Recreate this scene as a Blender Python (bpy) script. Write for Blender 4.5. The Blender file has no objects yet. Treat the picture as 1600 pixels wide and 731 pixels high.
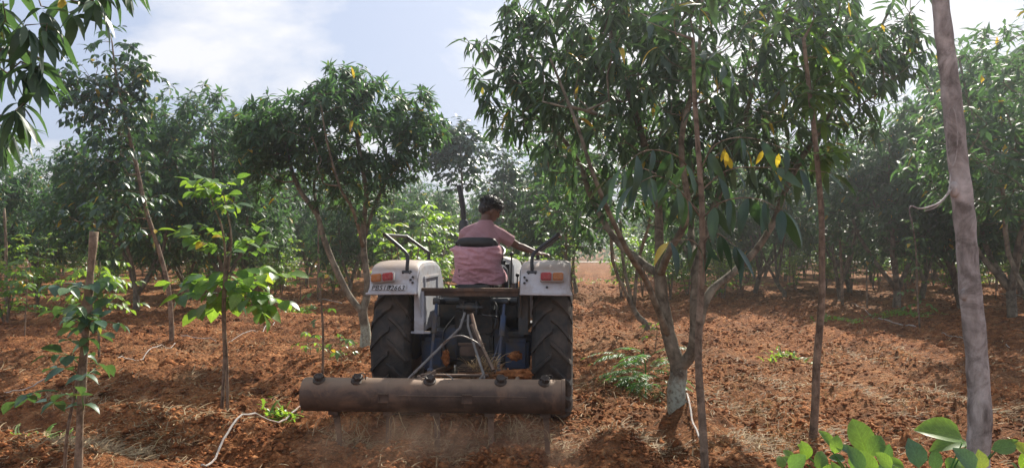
import bpy, bmesh, math, random
import numpy as np
from mathutils import Vector, Matrix, Euler
R = math.radians
random.seed(7)
rng = np.random.default_rng(7)
scene = bpy.context.scene
C = scene.collection

# ------------------------------------------------------------------ camera, sky, sun
CAM_H, FPX, HOR = 1.6, 1200.0, 388.0
cam_d = bpy.data.cameras.new('camera')
cam = bpy.data.objects.new('camera', cam_d); C.objects.link(cam); scene.camera = cam
cam.location = (0, 0, CAM_H)
cam.rotation_euler = (R(90) + math.atan((HOR - 365.5) / FPX), 0, 0)
cam_d.sensor_width = 36; cam_d.lens = FPX / 1600 * 36
cam_d.clip_start = 0.05; cam_d.clip_end = 9000

SUN_EL, SUN_AZ = 40.0, 24.0          # azimuth clockwise from the view direction
world = bpy.data.worlds.new('World'); scene.world = world
world.use_nodes = True
wn = world.node_tree; wn.nodes.clear()
def N(nt, typ, **kw):
    n = nt.nodes.new(typ)
    for k, v in kw.items():
        if k.startswith('i_'):
            n.inputs[int(k[2:])].default_value = v
        else: setattr(n, k, v)
    return n
sky = N(wn, 'ShaderNodeTexSky', sky_type='NISHITA', sun_disc=False)
sky.sun_elevation = R(SUN_EL); sky.sun_rotation = R(SUN_AZ)
sky.air_density = 1.1; sky.dust_density = 4.0; sky.ozone_density = 1.5; sky.altitude = 300
bg = N(wn, 'ShaderNodeBackground'); bg.inputs[1].default_value = 0.12
out = N(wn, 'ShaderNodeOutputWorld')
tc = N(wn, 'ShaderNodeTexCoord')
sep = N(wn, 'ShaderNodeSeparateXYZ'); wn.links.new(tc.outputs['Generated'], sep.inputs[0])
den = N(wn, 'ShaderNodeMath', operation='MULTIPLY_ADD'); wn.links.new(sep.outputs[2], den.inputs[0]); den.inputs[1].default_value = 1.0; den.inputs[2].default_value = 0.22
dmx = N(wn, 'ShaderNodeMath', operation='MAXIMUM'); wn.links.new(den.outputs[0], dmx.inputs[0]); dmx.inputs[1].default_value = 0.08
dvx = N(wn, 'ShaderNodeMath', operation='DIVIDE'); wn.links.new(sep.outputs[0], dvx.inputs[0]); wn.links.new(dmx.outputs[0], dvx.inputs[1])
dvy = N(wn, 'ShaderNodeMath', operation='DIVIDE'); wn.links.new(sep.outputs[1], dvy.inputs[0]); wn.links.new(dmx.outputs[0], dvy.inputs[1])
cmb = N(wn, 'ShaderNodeCombineXYZ'); wn.links.new(dvx.outputs[0], cmb.inputs[0]); wn.links.new(dvy.outputs[0], cmb.inputs[1])
cmb.inputs[2].default_value = 7.9
cn = N(wn, 'ShaderNodeTexNoise'); cn.inputs['Scale'].default_value = 1.15; cn.inputs['Detail'].default_value = 9; cn.inputs['Roughness'].default_value = 0.56
cn.inputs['Distortion'].default_value = 0.25
wn.links.new(cmb.outputs[0], cn.inputs['Vector'])
cr = N(wn, 'ShaderNodeValToRGB'); wn.links.new(cn.outputs[0], cr.inputs[0])
cr.color_ramp.elements[0].position = 0.475; cr.color_ramp.elements[0].color = (0, 0, 0, 1)
cr.color_ramp.elements[1].position = 0.575; cr.color_ramp.elements[1].color = (1, 1, 1, 1)
cmul = N(wn, 'ShaderNodeMath', operation='MULTIPLY'); wn.links.new(cr.outputs[0], cmul.inputs[0]); cmul.inputs[1].default_value = 0.95
# an even thin veil of high haze, slightly blue grey, with soft cloud over it
veil = N(wn, 'ShaderNodeMix', data_type='RGBA'); veil.inputs[0].default_value = 0.87
wn.links.new(sky.outputs[0], veil.inputs[6]); veil.inputs[7].default_value = (2.25, 2.62, 3.5, 1)
cmx = N(wn, 'ShaderNodeMix', data_type='RGBA')
wn.links.new(cmul.outputs[0], cmx.inputs[0]); wn.links.new(veil.outputs[2], cmx.inputs[6]); cmx.inputs[7].default_value = (4.5, 4.5, 4.65, 1)
wn.links.new(cmx.outputs[2], bg.inputs[0]); wn.links.new(bg.outputs[0], out.inputs[0])

sd = bpy.data.lights.new('sun', 'SUN'); sd.energy = 4.4; sd.angle = R(0.6); sd.color = (1.0, 0.93, 0.82)
sun = bpy.data.objects.new('sun', sd); C.objects.link(sun)
sdir = Vector((math.sin(R(SUN_AZ)) * math.cos(R(SUN_EL)), math.cos(R(SUN_AZ)) * math.cos(R(SUN_EL)), math.sin(R(SUN_EL))))
sun.rotation_euler = sdir.to_track_quat('Z', 'Y').to_euler()
scene.view_settings.view_transform = 'Standard'; scene.view_settings.look = 'None'
scene.view_settings.exposure = 0.90; scene.view_settings.gamma = 1.0
scene.cycles.use_denoising = True
scene.cycles.max_bounces = 8; scene.cycles.diffuse_bounces = 4; scene.cycles.glossy_bounces = 3
scene.cycles.transmission_bounces = 5; scene.cycles.volume_bounces = 1; scene.cycles.transparent_max_bounces = 8

# ------------------------------------------------------------------ helpers
def noise2(x, y, seed=0):
    xi = np.floor(x).astype(np.int64); yi = np.floor(y).astype(np.int64)
    xf = x - xi; yf = y - yi
    def g(ix, iy):
        h = (ix * 374761393 + iy * 668265263 + seed * 1442695041) & 0xffffffff
        h = ((h ^ (h >> 13)) * 1274126177) & 0xffffffff
        h = h ^ (h >> 16)
        a = (h & 0xffff) / 65536.0 * 2 * np.pi
        return np.cos(a), np.sin(a)
    u = xf * xf * xf * (xf * (xf * 6 - 15) + 10); v = yf * yf * yf * (yf * (yf * 6 - 15) + 10)
    r = []
    for dx, dy in ((0, 0), (1, 0), (0, 1), (1, 1)):
        cx, cy = g(xi + dx, yi + dy)
        r.append(cx * (xf - dx) + cy * (yf - dy))
    return ((r[0] * (1 - u) + r[1] * u) * (1 - v) + (r[2] * (1 - u) + r[3] * u) * v) * 1.5
def fbm2(x, y, seed=0, octs=4, rough=.55):
    s = 0; a = 1.0
    for o in range(octs):
        s = s + a * noise2(x * 2 ** o + 17.3 * o, y * 2 ** o - 9.1 * o, seed + o); a *= rough
    return s

TH = R(6.2)                                     # heading of the orchard rows
du, dv = np.array([math.cos(TH), -math.sin(TH)]), np.array([math.sin(TH), math.cos(TH)])
def uv2w(u, v): return (u * du[0] + v * dv[0], u * du[1] + v * dv[1])
TR = Vector((-0.33, 7.5, 0)); TYAW = R(-5)       # tractor: point on the ground under the rear axle
MOUNDS = []                                      # (x, y, radius, height)
def ground_h(x, y):
    x = np.asarray(x, float); y = np.asarray(y, float)
    u = x * du[0] + y * du[1]; v = x * dv[0] + y * dv[1]
    h = .05 * fbm2(x * .35, y * .35, 3, 3)
    fur = np.sin((u + .10 * noise2(v * .35, u * .3, 9)) * 2 * np.pi / .84)
    m = .5 + .5 * noise2(u * .4, v * .15, 21)
    left = 1 / (1 + np.exp((x + 1.5) * 2))
    # on the left the ground is ploughed across in oblique ridges
    w = x * .42 + y * .91
    fur2 = np.sin((w + .2 * noise2(x * .6, y * .6, 19)) * 2 * np.pi / 1.15)
    h = h + .085 * fur * (.35 + .65 * m) * (1 - left) + .092 * fur2 * left * (.6 + .6 * m)
    cl = fbm2(x * 4.2, y * 4.2, 5, 4, .62)
    h = h + .060 * np.abs(cl) * (1 + .8 * noise2(x * .8, y * .8, 31)) - .01
    h = h + .019 * fbm2(x * 11, y * 11, 8, 2, .7)
    far = 1 / (1 + (np.abs(y) / 60) ** 4)
    h = h * far
    for mx, my, mr, mh in MOUNDS:
        d2 = ((x - mx) ** 2 + (y - my) ** 2) / (mr * mr)
        k = np.exp(-d2)
        h = h + mh * k * (1 + .5 * noise2(x * 5, y * 5, 77))
    # firm ground under the wheels
    lx = (x - TR.x) * math.cos(TYAW) + (y - TR.y) * math.sin(TYAW)
    ly = -(x - TR.x) * math.sin(TYAW) + (y - TR.y) * math.cos(TYAW)
    for wx in (-.73, .73):
        k = np.exp(-((lx - wx) / .26) ** 4 - ((ly - .9) / 1.7) ** 4)
        h = h * (1 - k) + k * (-.015)
    return h
def gh(x, y): return float(ground_h(np.array([x]), np.array([y]))[0])
def G(px, py, Y=None):
    Y = Y or FPX * CAM_H / (py - HOR)
    x = (px - 800) / FPX * Y
    return Vector((x, Y, gh(x, Y)))
def P(px, py, Y): return Vector(((px - 800) / FPX * Y, Y, CAM_H - (py - HOR) / FPX * Y))

def tag(o, label=None, cat=None, group=None, kind=None):
    if label: o['label'] = label
    if cat: o['category'] = cat
    if group: o['group'] = group
    if kind: o['kind'] = kind
    return o
def empty(name, loc, rz=0, label=None, cat=None, group=None):
    o = bpy.data.objects.new(name, None); C.objects.link(o)
    o.location = loc; o.rotation_euler = (0, 0, rz); o.empty_display_size = .1
    return tag(o, label, cat, group)
def link(name, me, parent=None, mat=None):
    o = bpy.data.objects.new(name, me); C.objects.link(o)
    if mat is not None and not me.materials: me.materials.append(mat)
    if parent: o.parent = parent
    return o
def np_mesh(name, V, F, smooth=True):
    V = np.asarray(V, np.float32); F = np.asarray(F, np.int32); k = F.shape[1]
    me = bpy.data.meshes.new(name)
    me.vertices.add(len(V)); me.vertices.foreach_set('co', V.ravel())
    me.loops.add(F.size); me.loops.foreach_set('vertex_index', F.ravel())
    me.polygons.add(len(F)); me.polygons.foreach_set('loop_start', np.arange(0, F.size, k, dtype=np.int32))
    if smooth: me.polygons.foreach_set('use_smooth', np.ones(len(F), bool))
    me.update(calc_edges=True); me.validate()
    return me

class MB:
    def __init__(s): s.v = []; s.f = []
    def add(s, V, F):
        b = len(s.v); s.v += [tuple(p) for p in V]; s.f += [tuple(i + b for i in f) for f in F]
    def box(s, c, d, rot=None, bev=0):
        bm = bmesh.new(); bmesh.ops.create_cube(bm, size=1)
        for v in bm.verts: v.co = Vector((v.co.x * d[0], v.co.y * d[1], v.co.z * d[2]))
        if bev: bmesh.ops.bevel(bm, geom=list(bm.edges), offset=bev, segments=2, affect='EDGES')
        M = Matrix.Translation(Vector(c)) @ (Euler(rot).to_matrix().to_4x4() if rot else Matrix())
        bm.verts.index_update()
        s.add([M @ v.co for v in bm.verts], [[v.index for v in f.verts] for f in bm.faces]); bm.free()
    def tube(s, pts, rad, n=8, caps=True, jit=0):
        pts = [Vector(p) for p in pts]
        if isinstance(rad, (int, float)): rad = [rad] * len(pts)
        t0 = (pts[1] - pts[0]).normalized()
        a = Vector((0, 0, 1)) if abs(t0.z) < .9 else Vector((1, 0, 0))
        nrm = t0.cross(a).normalized()
        V = []; 
        for i, p in enumerate(pts):
            t = (pts[min(i + 1, len(pts) - 1)] - pts[max(i - 1, 0)])
            t = t.normalized() if t.length > 1e-9 else t0
            nrm = (nrm - t * nrm.dot(t)); nrm = nrm.normalized() if nrm.length > 1e-6 else t.orthogonal().normalized()
            b = t.cross(nrm)
            for k in range(n):
                an = 2 * math.pi * k / n
                r = rad[i] * (1 + (random.uniform(-jit, jit) if jit else 0))
                V.append(p + (nrm * math.cos(an) + b * math.sin(an)) * r)
        F = [(i * n + k, i * n + (k + 1) % n, (i + 1) * n + (k + 1) % n, (i + 1) * n + k) for i in range(len(pts) - 1) for k in range(n)]
        if caps:
            F.append(tuple(range(n - 1, -1, -1))); F.append(tuple((len(pts) - 1) * n + k for k in range(n)))
        s.add(V, F)
    def loft(s, rings, n=20):
        V = []
        for c, ax, ay in rings:
            c, ax, ay = Vector(c), Vector(ax), Vector(ay)
            for k in range(n):
                an = 2 * math.pi * k / n
                V.append(c + ax * math.cos(an) + ay * math.sin(an))
        m = len(rings)
        F = [(i * n + k, i * n + (k + 1) % n, (i + 1) * n + (k + 1) % n, (i + 1) * n + k) for i in range(m - 1) for k in range(n)]
        F.append(tuple(range(n - 1, -1, -1))); F.append(tuple((m - 1) * n + k for k in range(n)))
        s.add(V, F)
    def ball(s, c, r, M=None, seg=14, rings=9):
        r = (r, r, r) if isinstance(r, (int, float)) else r
        V = []; F = []
        for i in range(rings + 1):
            th = math.pi * i / rings
            for k in range(seg):
                ph = 2 * math.pi * k / seg
                p = Vector((r[0] * math.sin(th) * math.cos(ph), r[1] * math.sin(th) * math.sin(ph), r[2] * math.cos(th)))
                if M: p = M @ p
                V.append(Vector(c) + p)
        for i in range(rings):
            for k in range(seg):
                F.append((i * seg + k, (i + 1) * seg + k, (i + 1) * seg + (k + 1) % seg, i * seg + (k + 1) % seg))
        s.add(V, F)
    def revolve(s, prof, c=(0, 0, 0), axis='X', n=48):     # prof: (axial, radius)
        V = []
        for k in range(n):
            a = 2 * math.pi * k / n
            for ax, r in prof:
                if axis == 'X': p = (ax, r * math.cos(a), r * math.sin(a))
                elif axis == 'Z': p = (r * math.cos(a), r * math.sin(a), ax)
                else: p = (r * math.cos(a), ax, r * math.sin(a))
                V.append(Vector(c) + Vector(p))
        m = len(prof)
        F = [(k * m + j, ((k + 1) % n) * m + j, ((k + 1) % n) * m + j + 1, k * m + j + 1) for k in range(n) for j in range(m - 1)]
        s.add(V, F)
    def mesh(s, name, smooth=True, sharp=40, weld=False):
        me = bpy.data.meshes.new(name); me.from_pydata([tuple(v) for v in s.v], [], s.f)
        bm = bmesh.new(); bm.from_mesh(me)
        if weld: bmesh.ops.remove_doubles(bm, verts=bm.verts, dist=1e-5)
        bmesh.ops.recalc_face_normals(bm, faces=bm.faces); bm.to_mesh(me); bm.free()
        if smooth:
            for p in me.polygons: p.use_smooth = True
            me.set_sharp_from_angle(angle=R(sharp))
        return me
    def build(s, name, mat, parent=None, **kw):
        return link(name, s.mesh(name, **kw), parent, mat)

def fuse(mb, name, voxel=.008, smooth=6, post=None):
    """One continuous skin out of overlapping lofts."""
    me = mb.mesh(name, weld=True)
    o = bpy.data.objects.new('temp', me); C.objects.link(o)
    r = o.modifiers.new('r', 'REMESH'); r.mode = 'VOXEL'; r.voxel_size = voxel
    if smooth: s = o.modifiers.new('s', 'SMOOTH'); s.iterations = smooth; s.factor = .5
    dg = bpy.context.evaluated_depsgraph_get(); dg.update()
    m2 = bpy.data.meshes.new_from_object(o.evaluated_get(dg)); m2.name = name
    bpy.data.objects.remove(o); bpy.data.meshes.remove(me)
    if post is not None:
        V = np.empty(len(m2.vertices) * 3, np.float32); m2.vertices.foreach_get('co', V); V = V.reshape(-1, 3)
        Nn = np.empty(len(m2.vertices) * 3, np.float32); m2.vertex_normals.foreach_get('vector', Nn); Nn = Nn.reshape(-1, 3)
        V = post(V, Nn); m2.vertices.foreach_set('co', np.asarray(V, np.float32).ravel()); m2.update()
    for p in m2.polygons: p.use_smooth = True
    return m2

# ------------------------------------------------------------------ materials
def mat(name):
    m = bpy.data.materials.new(name); m.use_nodes = True
    nt = m.node_tree; nt.nodes.clear()
    o = nt.nodes.new('ShaderNodeOutputMaterial'); p = nt.nodes.new('ShaderNodeBsdfPrincipled')
    nt.links.new(p.outputs[0], o.inputs[0])
    return m, nt, p, o
def ramp(nt, src, stops, interp='LINEAR'):
    r = nt.nodes.new('ShaderNodeValToRGB'); r.color_ramp.interpolation = interp
    e = r.color_ramp.elements
    while len(e) < len(stops): e.new(.5)
    for i, (pos, col) in enumerate(stops):
        e[i].position = pos; e[i].color = (*col, 1) if len(col) == 3 else col
    nt.links.new(src, r.inputs[0]); return r.outputs[0]
def noise(nt, scale, detail=4, rough=.55, vec=None, dist=0):
    n = nt.nodes.new('ShaderNodeTexNoise'); n.inputs['Scale'].default_value = scale
    n.inputs['Detail'].default_value = detail; n.inputs['Roughness'].default_value = rough; n.inputs['Distortion'].default_value = dist
    if vec is not None: nt.links.new(vec, n.inputs['Vector'])
    return n.outputs[0]
def mixc(nt, f, a, b, mode='MIX'):
    m = nt.nodes.new('ShaderNodeMix'); m.data_type = 'RGBA'; m.blend_type = mode
    for s, x in ((0, f), (6, a), (7, b)):
        if hasattr(x, 'links') or hasattr(x, 'is_output'): nt.links.new(x, m.inputs[s])
        else: m.inputs[s].default_value = x if s == 0 else (*x, 1)
    return m.outputs[2]
def bump(nt, p, h, strength=.5, dist=.01):
    b = nt.nodes.new('ShaderNodeBump'); b.inputs['Strength'].default_value = strength; b.inputs['Distance'].default_value = dist
    nt.links.new(h, b.inputs['Height']); nt.links.new(b.outputs[0], p.inputs['Normal'])
def obj_co(nt):
    return nt.nodes.new('ShaderNodeTexCoord').outputs['Object']
def simple(name, c1, c2, scale=8, rough=.6, metal=0, bmp=.2, bdist=.003, stops=(.35, .65), spec=.5, dirt=None):
    m, nt, p, o = mat(name); co = obj_co(nt)
    col = ramp(nt, noise(nt, scale, 6, .6, co), [(stops[0], c1), (stops[1], c2)])
    if dirt:
        f = ramp(nt, noise(nt, scale * .6, 8, .7, co, .5), [(dirt[1], (0, 0, 0)), (dirt[2], (1, 1, 1))])
        col = mixc(nt, f, col, dirt[0])
        rr = ramp(nt, f, [(0, (rough,) * 3), (1, (.85,) * 3)]); nt.links.new(rr, p.inputs['Roughness'])
    else: p.inputs['Roughness'].default_value = rough
    nt.links.new(col, p.inputs['Base Color'])
    p.inputs['Metallic'].default_value = metal; p.inputs['Specular IOR Level'].default_value = spec
    bump(nt, p, noise(nt, scale * 4, 6, .65, co), bmp, bdist)
    return m
SOIL_DUST = (.30, .15, .085)
def leaf_mat(name, dark, mid, light, trans, tf=.35, rough=.38, yellow=.985, ycol=(.55, .38, .03), spec=.5):
    m, nt, p, o = mat(name)
    gi = nt.nodes.new('ShaderNodeNewGeometry'); oi = nt.nodes.new('ShaderNodeObjectInfo')
    ad = nt.nodes.new('ShaderNodeMath'); ad.operation = 'ADD'
    nt.links.new(gi.outputs['Random Per Island'], ad.inputs[0]); nt.links.new(oi.outputs['Random'], ad.inputs[1])
    fr = nt.nodes.new('ShaderNodeMath'); fr.operation = 'FRACT'; nt.links.new(ad.outputs[0], fr.inputs[0])
    base = ramp(nt, fr.outputs[0], [(0, dark), (.5, mid), (.9, light), (yellow - .01, light), (yellow, ycol), (1, ycol)])
    ty = tuple(min(1, c * 1.5) for c in ycol)
    tr = ramp(nt, fr.outputs[0], [(0, tuple(c * .7 for c in trans)), (.9, trans), (yellow - .01, trans), (yellow, ty), (1, ty)])
    mot = noise(nt, 30, 4, .6, obj_co(nt))
    base = mixc(nt, mot, tuple(.75 * 1 for _ in range(3)), (1.2, 1.2, 1.2)) and mixc(nt, 1.0, base, ramp(nt, mot, [(.3, (.75, .75, .75)), (.7, (1.15, 1.15, 1.15))]), 'MULTIPLY')
    nt.links.new(base, p.inputs['Base Color']); p.inputs['Roughness'].default_value = rough; p.inputs['Specular IOR Level'].default_value = spec
    t = nt.nodes.new('ShaderNodeBsdfTranslucent'); nt.links.new(tr, t.inputs[0])
    ms = nt.nodes.new('ShaderNodeMixShader'); ms.inputs[0].default_value = tf
    nt.links.new(p.outputs[0], ms.inputs[1]); nt.links.new(t.outputs[0], ms.inputs[2]); nt.links.new(ms.outputs[0], o.inputs[0])
    return m
M = {}
M['mango'] = leaf_mat('mango_leaf', (.032, .066, .046), (.050, .094, .058), (.085, .14, .066), (.13, .27, .07), .36, .42, .991)
M['mango_far'] = leaf_mat('mango_leaf_far', (.024, .066, .040), (.042, .098, .052), (.078, .148, .060), (.14, .31, .075), .36, .50, .994, spec=.38)
M['bright'] = leaf_mat('young_leaf', (.07, .17, .04), (.12, .25, .045), (.18, .32, .06), (.38, .62, .06), .48, .42, .97, (.35, .42, .04))
M['glossy'] = leaf_mat('sapling_leaf', (.04, .11, .04), (.07, .16, .05), (.12, .23, .06), (.24, .46, .06), .42, .30, .985)
M['dark'] = leaf_mat('dark_leaf', (.022, .055, .042), (.034, .078, .052), (.058, .11, .052), (.08, .19, .04), .26, .33, .994)
M['glauc'] = leaf_mat('blue_green_leaf', (.055, .125, .085), (.08, .16, .09), (.12, .21, .08), (.14, .28, .06), .30, .38, .97, (.3, .38, .05))
M['fern'] = leaf_mat('feathery_leaf', (.04, .14, .04), (.07, .20, .05), (.11, .26, .06), (.18, .44, .07), .4, .5, .99)
M['dead'] = simple('dry_leaf', (.16, .08, .04), (.28, .15, .07), 20, .8)

def bark_mat(name, c1, c2, c3, scale=9, wash=None, ring=False):
    m, nt, p, o = mat(name); co = obj_co(nt)
    mp = nt.nodes.new('ShaderNodeMapping'); mp.inputs['Scale'].default_value = (1, 1, .35); nt.links.new(co, mp.inputs[0])
    n1 = noise(nt, scale, 7, .65, mp.outputs[0], .4)
    col = ramp(nt, n1, [(.3, c1), (.5, c2), (.72, c3)])
    blotch = ramp(nt, noise(nt, scale * .9, 7, .68, co, .6), [(.38, (.42, .40, .38)), (.50, (.85, .84, .83)), (.62, (1.15, 1.15, 1.15))])
    col = mixc(nt, 1.0, col, blotch, 'MULTIPLY')
    if wash:
        sp = nt.nodes.new('ShaderNodeSeparateXYZ'); nt.links.new(co, sp.inputs[0])
        ad = nt.nodes.new('ShaderNodeMath'); ad.operation = 'MULTIPLY_ADD'; nt.links.new(noise(nt, 11, 6, .7, co), ad.inputs[0]); ad.inputs[1].default_value = .55; nt.links.new(sp.outputs[2], ad.inputs[2])
        f = ramp(nt, ad.outputs[0], [(wash[1], (1, 1, 1)), (wash[1] + .10, (0, 0, 0))])
        fl = ramp(nt, noise(nt, 26, 6, .7, co), [(.36, (0, 0, 0)), (.52, (1, 1, 1))])
        mm = nt.nodes.new('ShaderNodeMath'); mm.operation = 'MULTIPLY'; nt.links.new(f, mm.inputs[0]); nt.links.new(fl, mm.inputs[1])
        col = mixc(nt, mm.outputs[0], col, wash[0])
    nt.links.new(col, p.inputs['Base Color']); p.inputs['Roughness'].default_value = .85; p.inputs['Specular IOR Level'].default_value = .25
    bump(nt, p, noise(nt, scale * 5, 8, .7, mp.outputs[0]), .9, .009)
    return m
M['bark'] = bark_mat('mango_bark', (.09, .075, .055), (.20, .17, .125), (.31, .27, .20))
M['bark_wash'] = bark_mat('mango_bark_limewashed', (.10, .083, .060), (.21, .178, .130), (.33, .285, .21), 9, ((.34, .37, .30), .52))
M['bark_red'] = bark_mat('reddish_stem_bark', (.115, .080, .058), (.24, .175, .125), (.36, .275, .20), 14)
M['bark_pale'] = bark_mat('pale_smooth_bark', (.17, .145, .13), (.40, .36, .335), (.60, .55, .52), 9)
M['stake'] = bark_mat('weathered_stake', (.14, .10, .065), (.30, .22, .155), (.42, .33, .24), 14)

def soil_mat(name, clod=False):
    m, nt, p, o = mat(name)
    co = nt.nodes.new('ShaderNodeNewGeometry').outputs['Position']
    big = noise(nt, .55, 5, .6, co, .4); med = noise(nt, 5.5, 7, .68, co, .3); fine = noise(nt, 38, 6, .7, co)
    c = ramp(nt, med, [(.31, (.09, .032, .013)), (.45, (.22, .080, .030)), (.57, (.37, .152, .060)), (.73, (.52, .27, .125))])
    c = mixc(nt, 1.0, c, ramp(nt, big, [(.36, (.62, .59, .57)), (.62, (1.15, 1.15, 1.13))]), 'MULTIPLY')
    c = mixc(nt, 1.0, c, ramp(nt, fine, [(.36, (.50, .48, .46)), (.52, (1, 1, 1)), (.66, (1.45, 1.45, 1.42))]), 'MULTIPLY')
    if not clod:
        st = ramp(nt, noise(nt, 1.4, 6, .7, co, .8), [(.56, (0, 0, 0)), (.72, (.55, .55, .55))])
        c = mixc(nt, st, c, (.29, .20, .11)); fk = ramp(nt, noise(nt, 55, 3, .6, co, 1.5), [(.60, (0, 0, 0)), (.66, (.8, .8, .8))]); c = mixc(nt, fk, c, (.42, .31, .18))
        df = ramp(nt, noise(nt, .11, 3, .5, co), [(.45, (0, 0, 0)), (.7, (.3, .3, .3))])
        c = mixc(nt, df, c, (.33, .21, .11))
    nt.links.new(c, p.inputs['Base Color']); p.inputs['Roughness'].default_value = .95; p.inputs['Specular IOR Level'].default_value = .12
    vor = nt.nodes.new('ShaderNodeTexVoronoi'); vor.inputs['Scale'].default_value = 22; nt.links.new(co, vor.inputs['Vector'])
    ad = nt.nodes.new('ShaderNodeMath'); ad.operation = 'MULTIPLY_ADD'
    nt.links.new(vor.outputs[0], ad.inputs[0]); ad.inputs[1].default_value = -.5; nt.links.new(noise(nt, 16, 9, .75, co), ad.inputs[2])
    bump(nt, p, ad.outputs[0], 1.0 if not clod else .7, .06 if not clod else .01)
    return m
M['soil'] = soil_mat('red_tilled_soil'); M['clod'] = soil_mat('soil_clod', True)
M['straw'] = leaf_mat('dry_straw', (.20, .125, .07), (.35, .24, .13), (.50, .39, .23), (.4, .3, .15), .2, .7, .995, (.5, .4, .2), .2)
M['road'] = simple('pale_dirt_road', (.34, .29, .23), (.46, .40, .33), .6, .95)
M['pipe'] = simple('drip_pipe', (.25, .23, .21), (.40, .37, .34), 14, .55, dirt=(SOIL_DUST, .5, .68))
M['silver'] = simple('silver_grey_paint', (.46, .48, .52), (.57, .59, .62), 7, .42, 0, .10, dirt=((.33, .27, .22), .50, .74))
def dusty(m, dust=(.36, .25, .165), lo=.50, hi=1.0, amt=.75):
    nt = m.node_tree; p = next(n for n in nt.nodes if n.type == 'BSDF_PRINCIPLED'); src = p.inputs['Base Color'].links[0].from_socket
    g = nt.nodes.new('ShaderNodeNewGeometry'); sp = nt.nodes.new('ShaderNodeSeparateXYZ'); nt.links.new(g.outputs['Normal'], sp.inputs[0])
    ad = nt.nodes.new('ShaderNodeMath'); ad.operation = 'MULTIPLY_ADD'; nt.links.new(noise(nt, 9, 6, .65, obj_co(nt)), ad.inputs[0]); ad.inputs[1].default_value = .5; nt.links.new(sp.outputs[2], ad.inputs[2])
    f = ramp(nt, ad.outputs[0], [(lo, (0, 0, 0)), (hi, (amt,) * 3)]); nt.links.new(mixc(nt, f, src, dust), p.inputs['Base Color'])
dusty(M['silver'])
M['blue'] = simple('faded_blue_paint', (.010, .04, .11), (.016, .06, .15), 5, .55, dirt=((.09, .075, .06), .38, .58))
M['cast'] = simple('oily_cast_iron', (.025, .03, .035), (.06, .065, .065), 7, .55, .3, .3, dirt=((.13, .095, .065), .5, .66))
M['tyre'] = simple('dusty_tyre_rubber', (.035, .035, .035), (.06, .056, .052), 6, .85, dirt=((.14, .105, .08), .44, .72), spec=.2)
M['black'] = simple('black_metal', (.012, .012, .014), (.03, .03, .032), 8, .4)
M['pad'] = simple('black_vinyl', (.012, .012, .012), (.022, .022, .022), 12, .5)
M['bar'] = simple('worn_steel_bar', (.13, .125, .12), (.24, .22, .20), 9, .45, .5, dirt=((.16, .11, .08), .52, .68))
M['rust'] = simple('rusty_steel', (.055, .036, .027), (.12, .078, .056), 6, .62, .25, .3, dirt=((.27, .16, .10), .5, .72)); dusty(M['rust'], (.34, .23, .15), .6, 1.3, .55)
M['rust_dark'] = simple('dark_rusty_cast', (.035, .028, .024), (.085, .062, .048), 10, .65, .2, .3, dirt=((.20, .12, .07), .52, .72))
M['red_lens'] = simple('red_lens', (.33, .02, .02), (.42, .03, .03), 12, .25, dirt=((.3, .15, .1), .52, .8))
M['amber_lens'] = simple('amber_lens', (.38, .12, .02), (.45, .16, .03), 12, .25, dirt=((.35, .2, .12), .52, .8))
M['lamp_body'] = simple('lamp_housing', (.35, .32, .30), (.5, .47, .44), 12, .5)
M['ink'] = simple('black_lettering', (.01, .01, .01), (.02, .02, .02), 12, .6)
M['plate'] = simple('number_panel_paint', (.52, .53, .54), (.62, .63, .63), 14, .5)
M['skin'] = simple('brown_skin', (.105, .05, .032), (.14, .07, .045), 14, .5, bmp=.15, bdist=.001)
M['hair'] = simple('black_hair', (.008, .007, .007), (.022, .018, .016), 60, .45, bmp=.8, bdist=.004)
def cloth_mat(name, c1, c2):
    m, nt, p, o = mat(name); co = obj_co(nt)
    nt.links.new(ramp(nt, noise(nt, 6, 5, .6, co), [(.35, c1), (.65, c2)]), p.inputs['Base Color'])
    p.inputs['Roughness'].default_value = .9; p.inputs['Specular IOR Level'].default_value = .1
    p.inputs['Sheen Weight'].default_value = .15
    bump(nt, p, noise(nt, 16, 5, .6, co, 1.2), .5, .012)
    return m
M['shirt'] = cloth_mat('dusty_pink_cotton', (.33, .185, .20), (.41, .23, .245))
M['cloth'] = cloth_mat('pink_cloth', (.44, .22, .245), (.54, .29, .32))
M['trouser'] = cloth_mat('dark_trousers', (.03, .035, .05), (.05, .055, .07))

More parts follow.
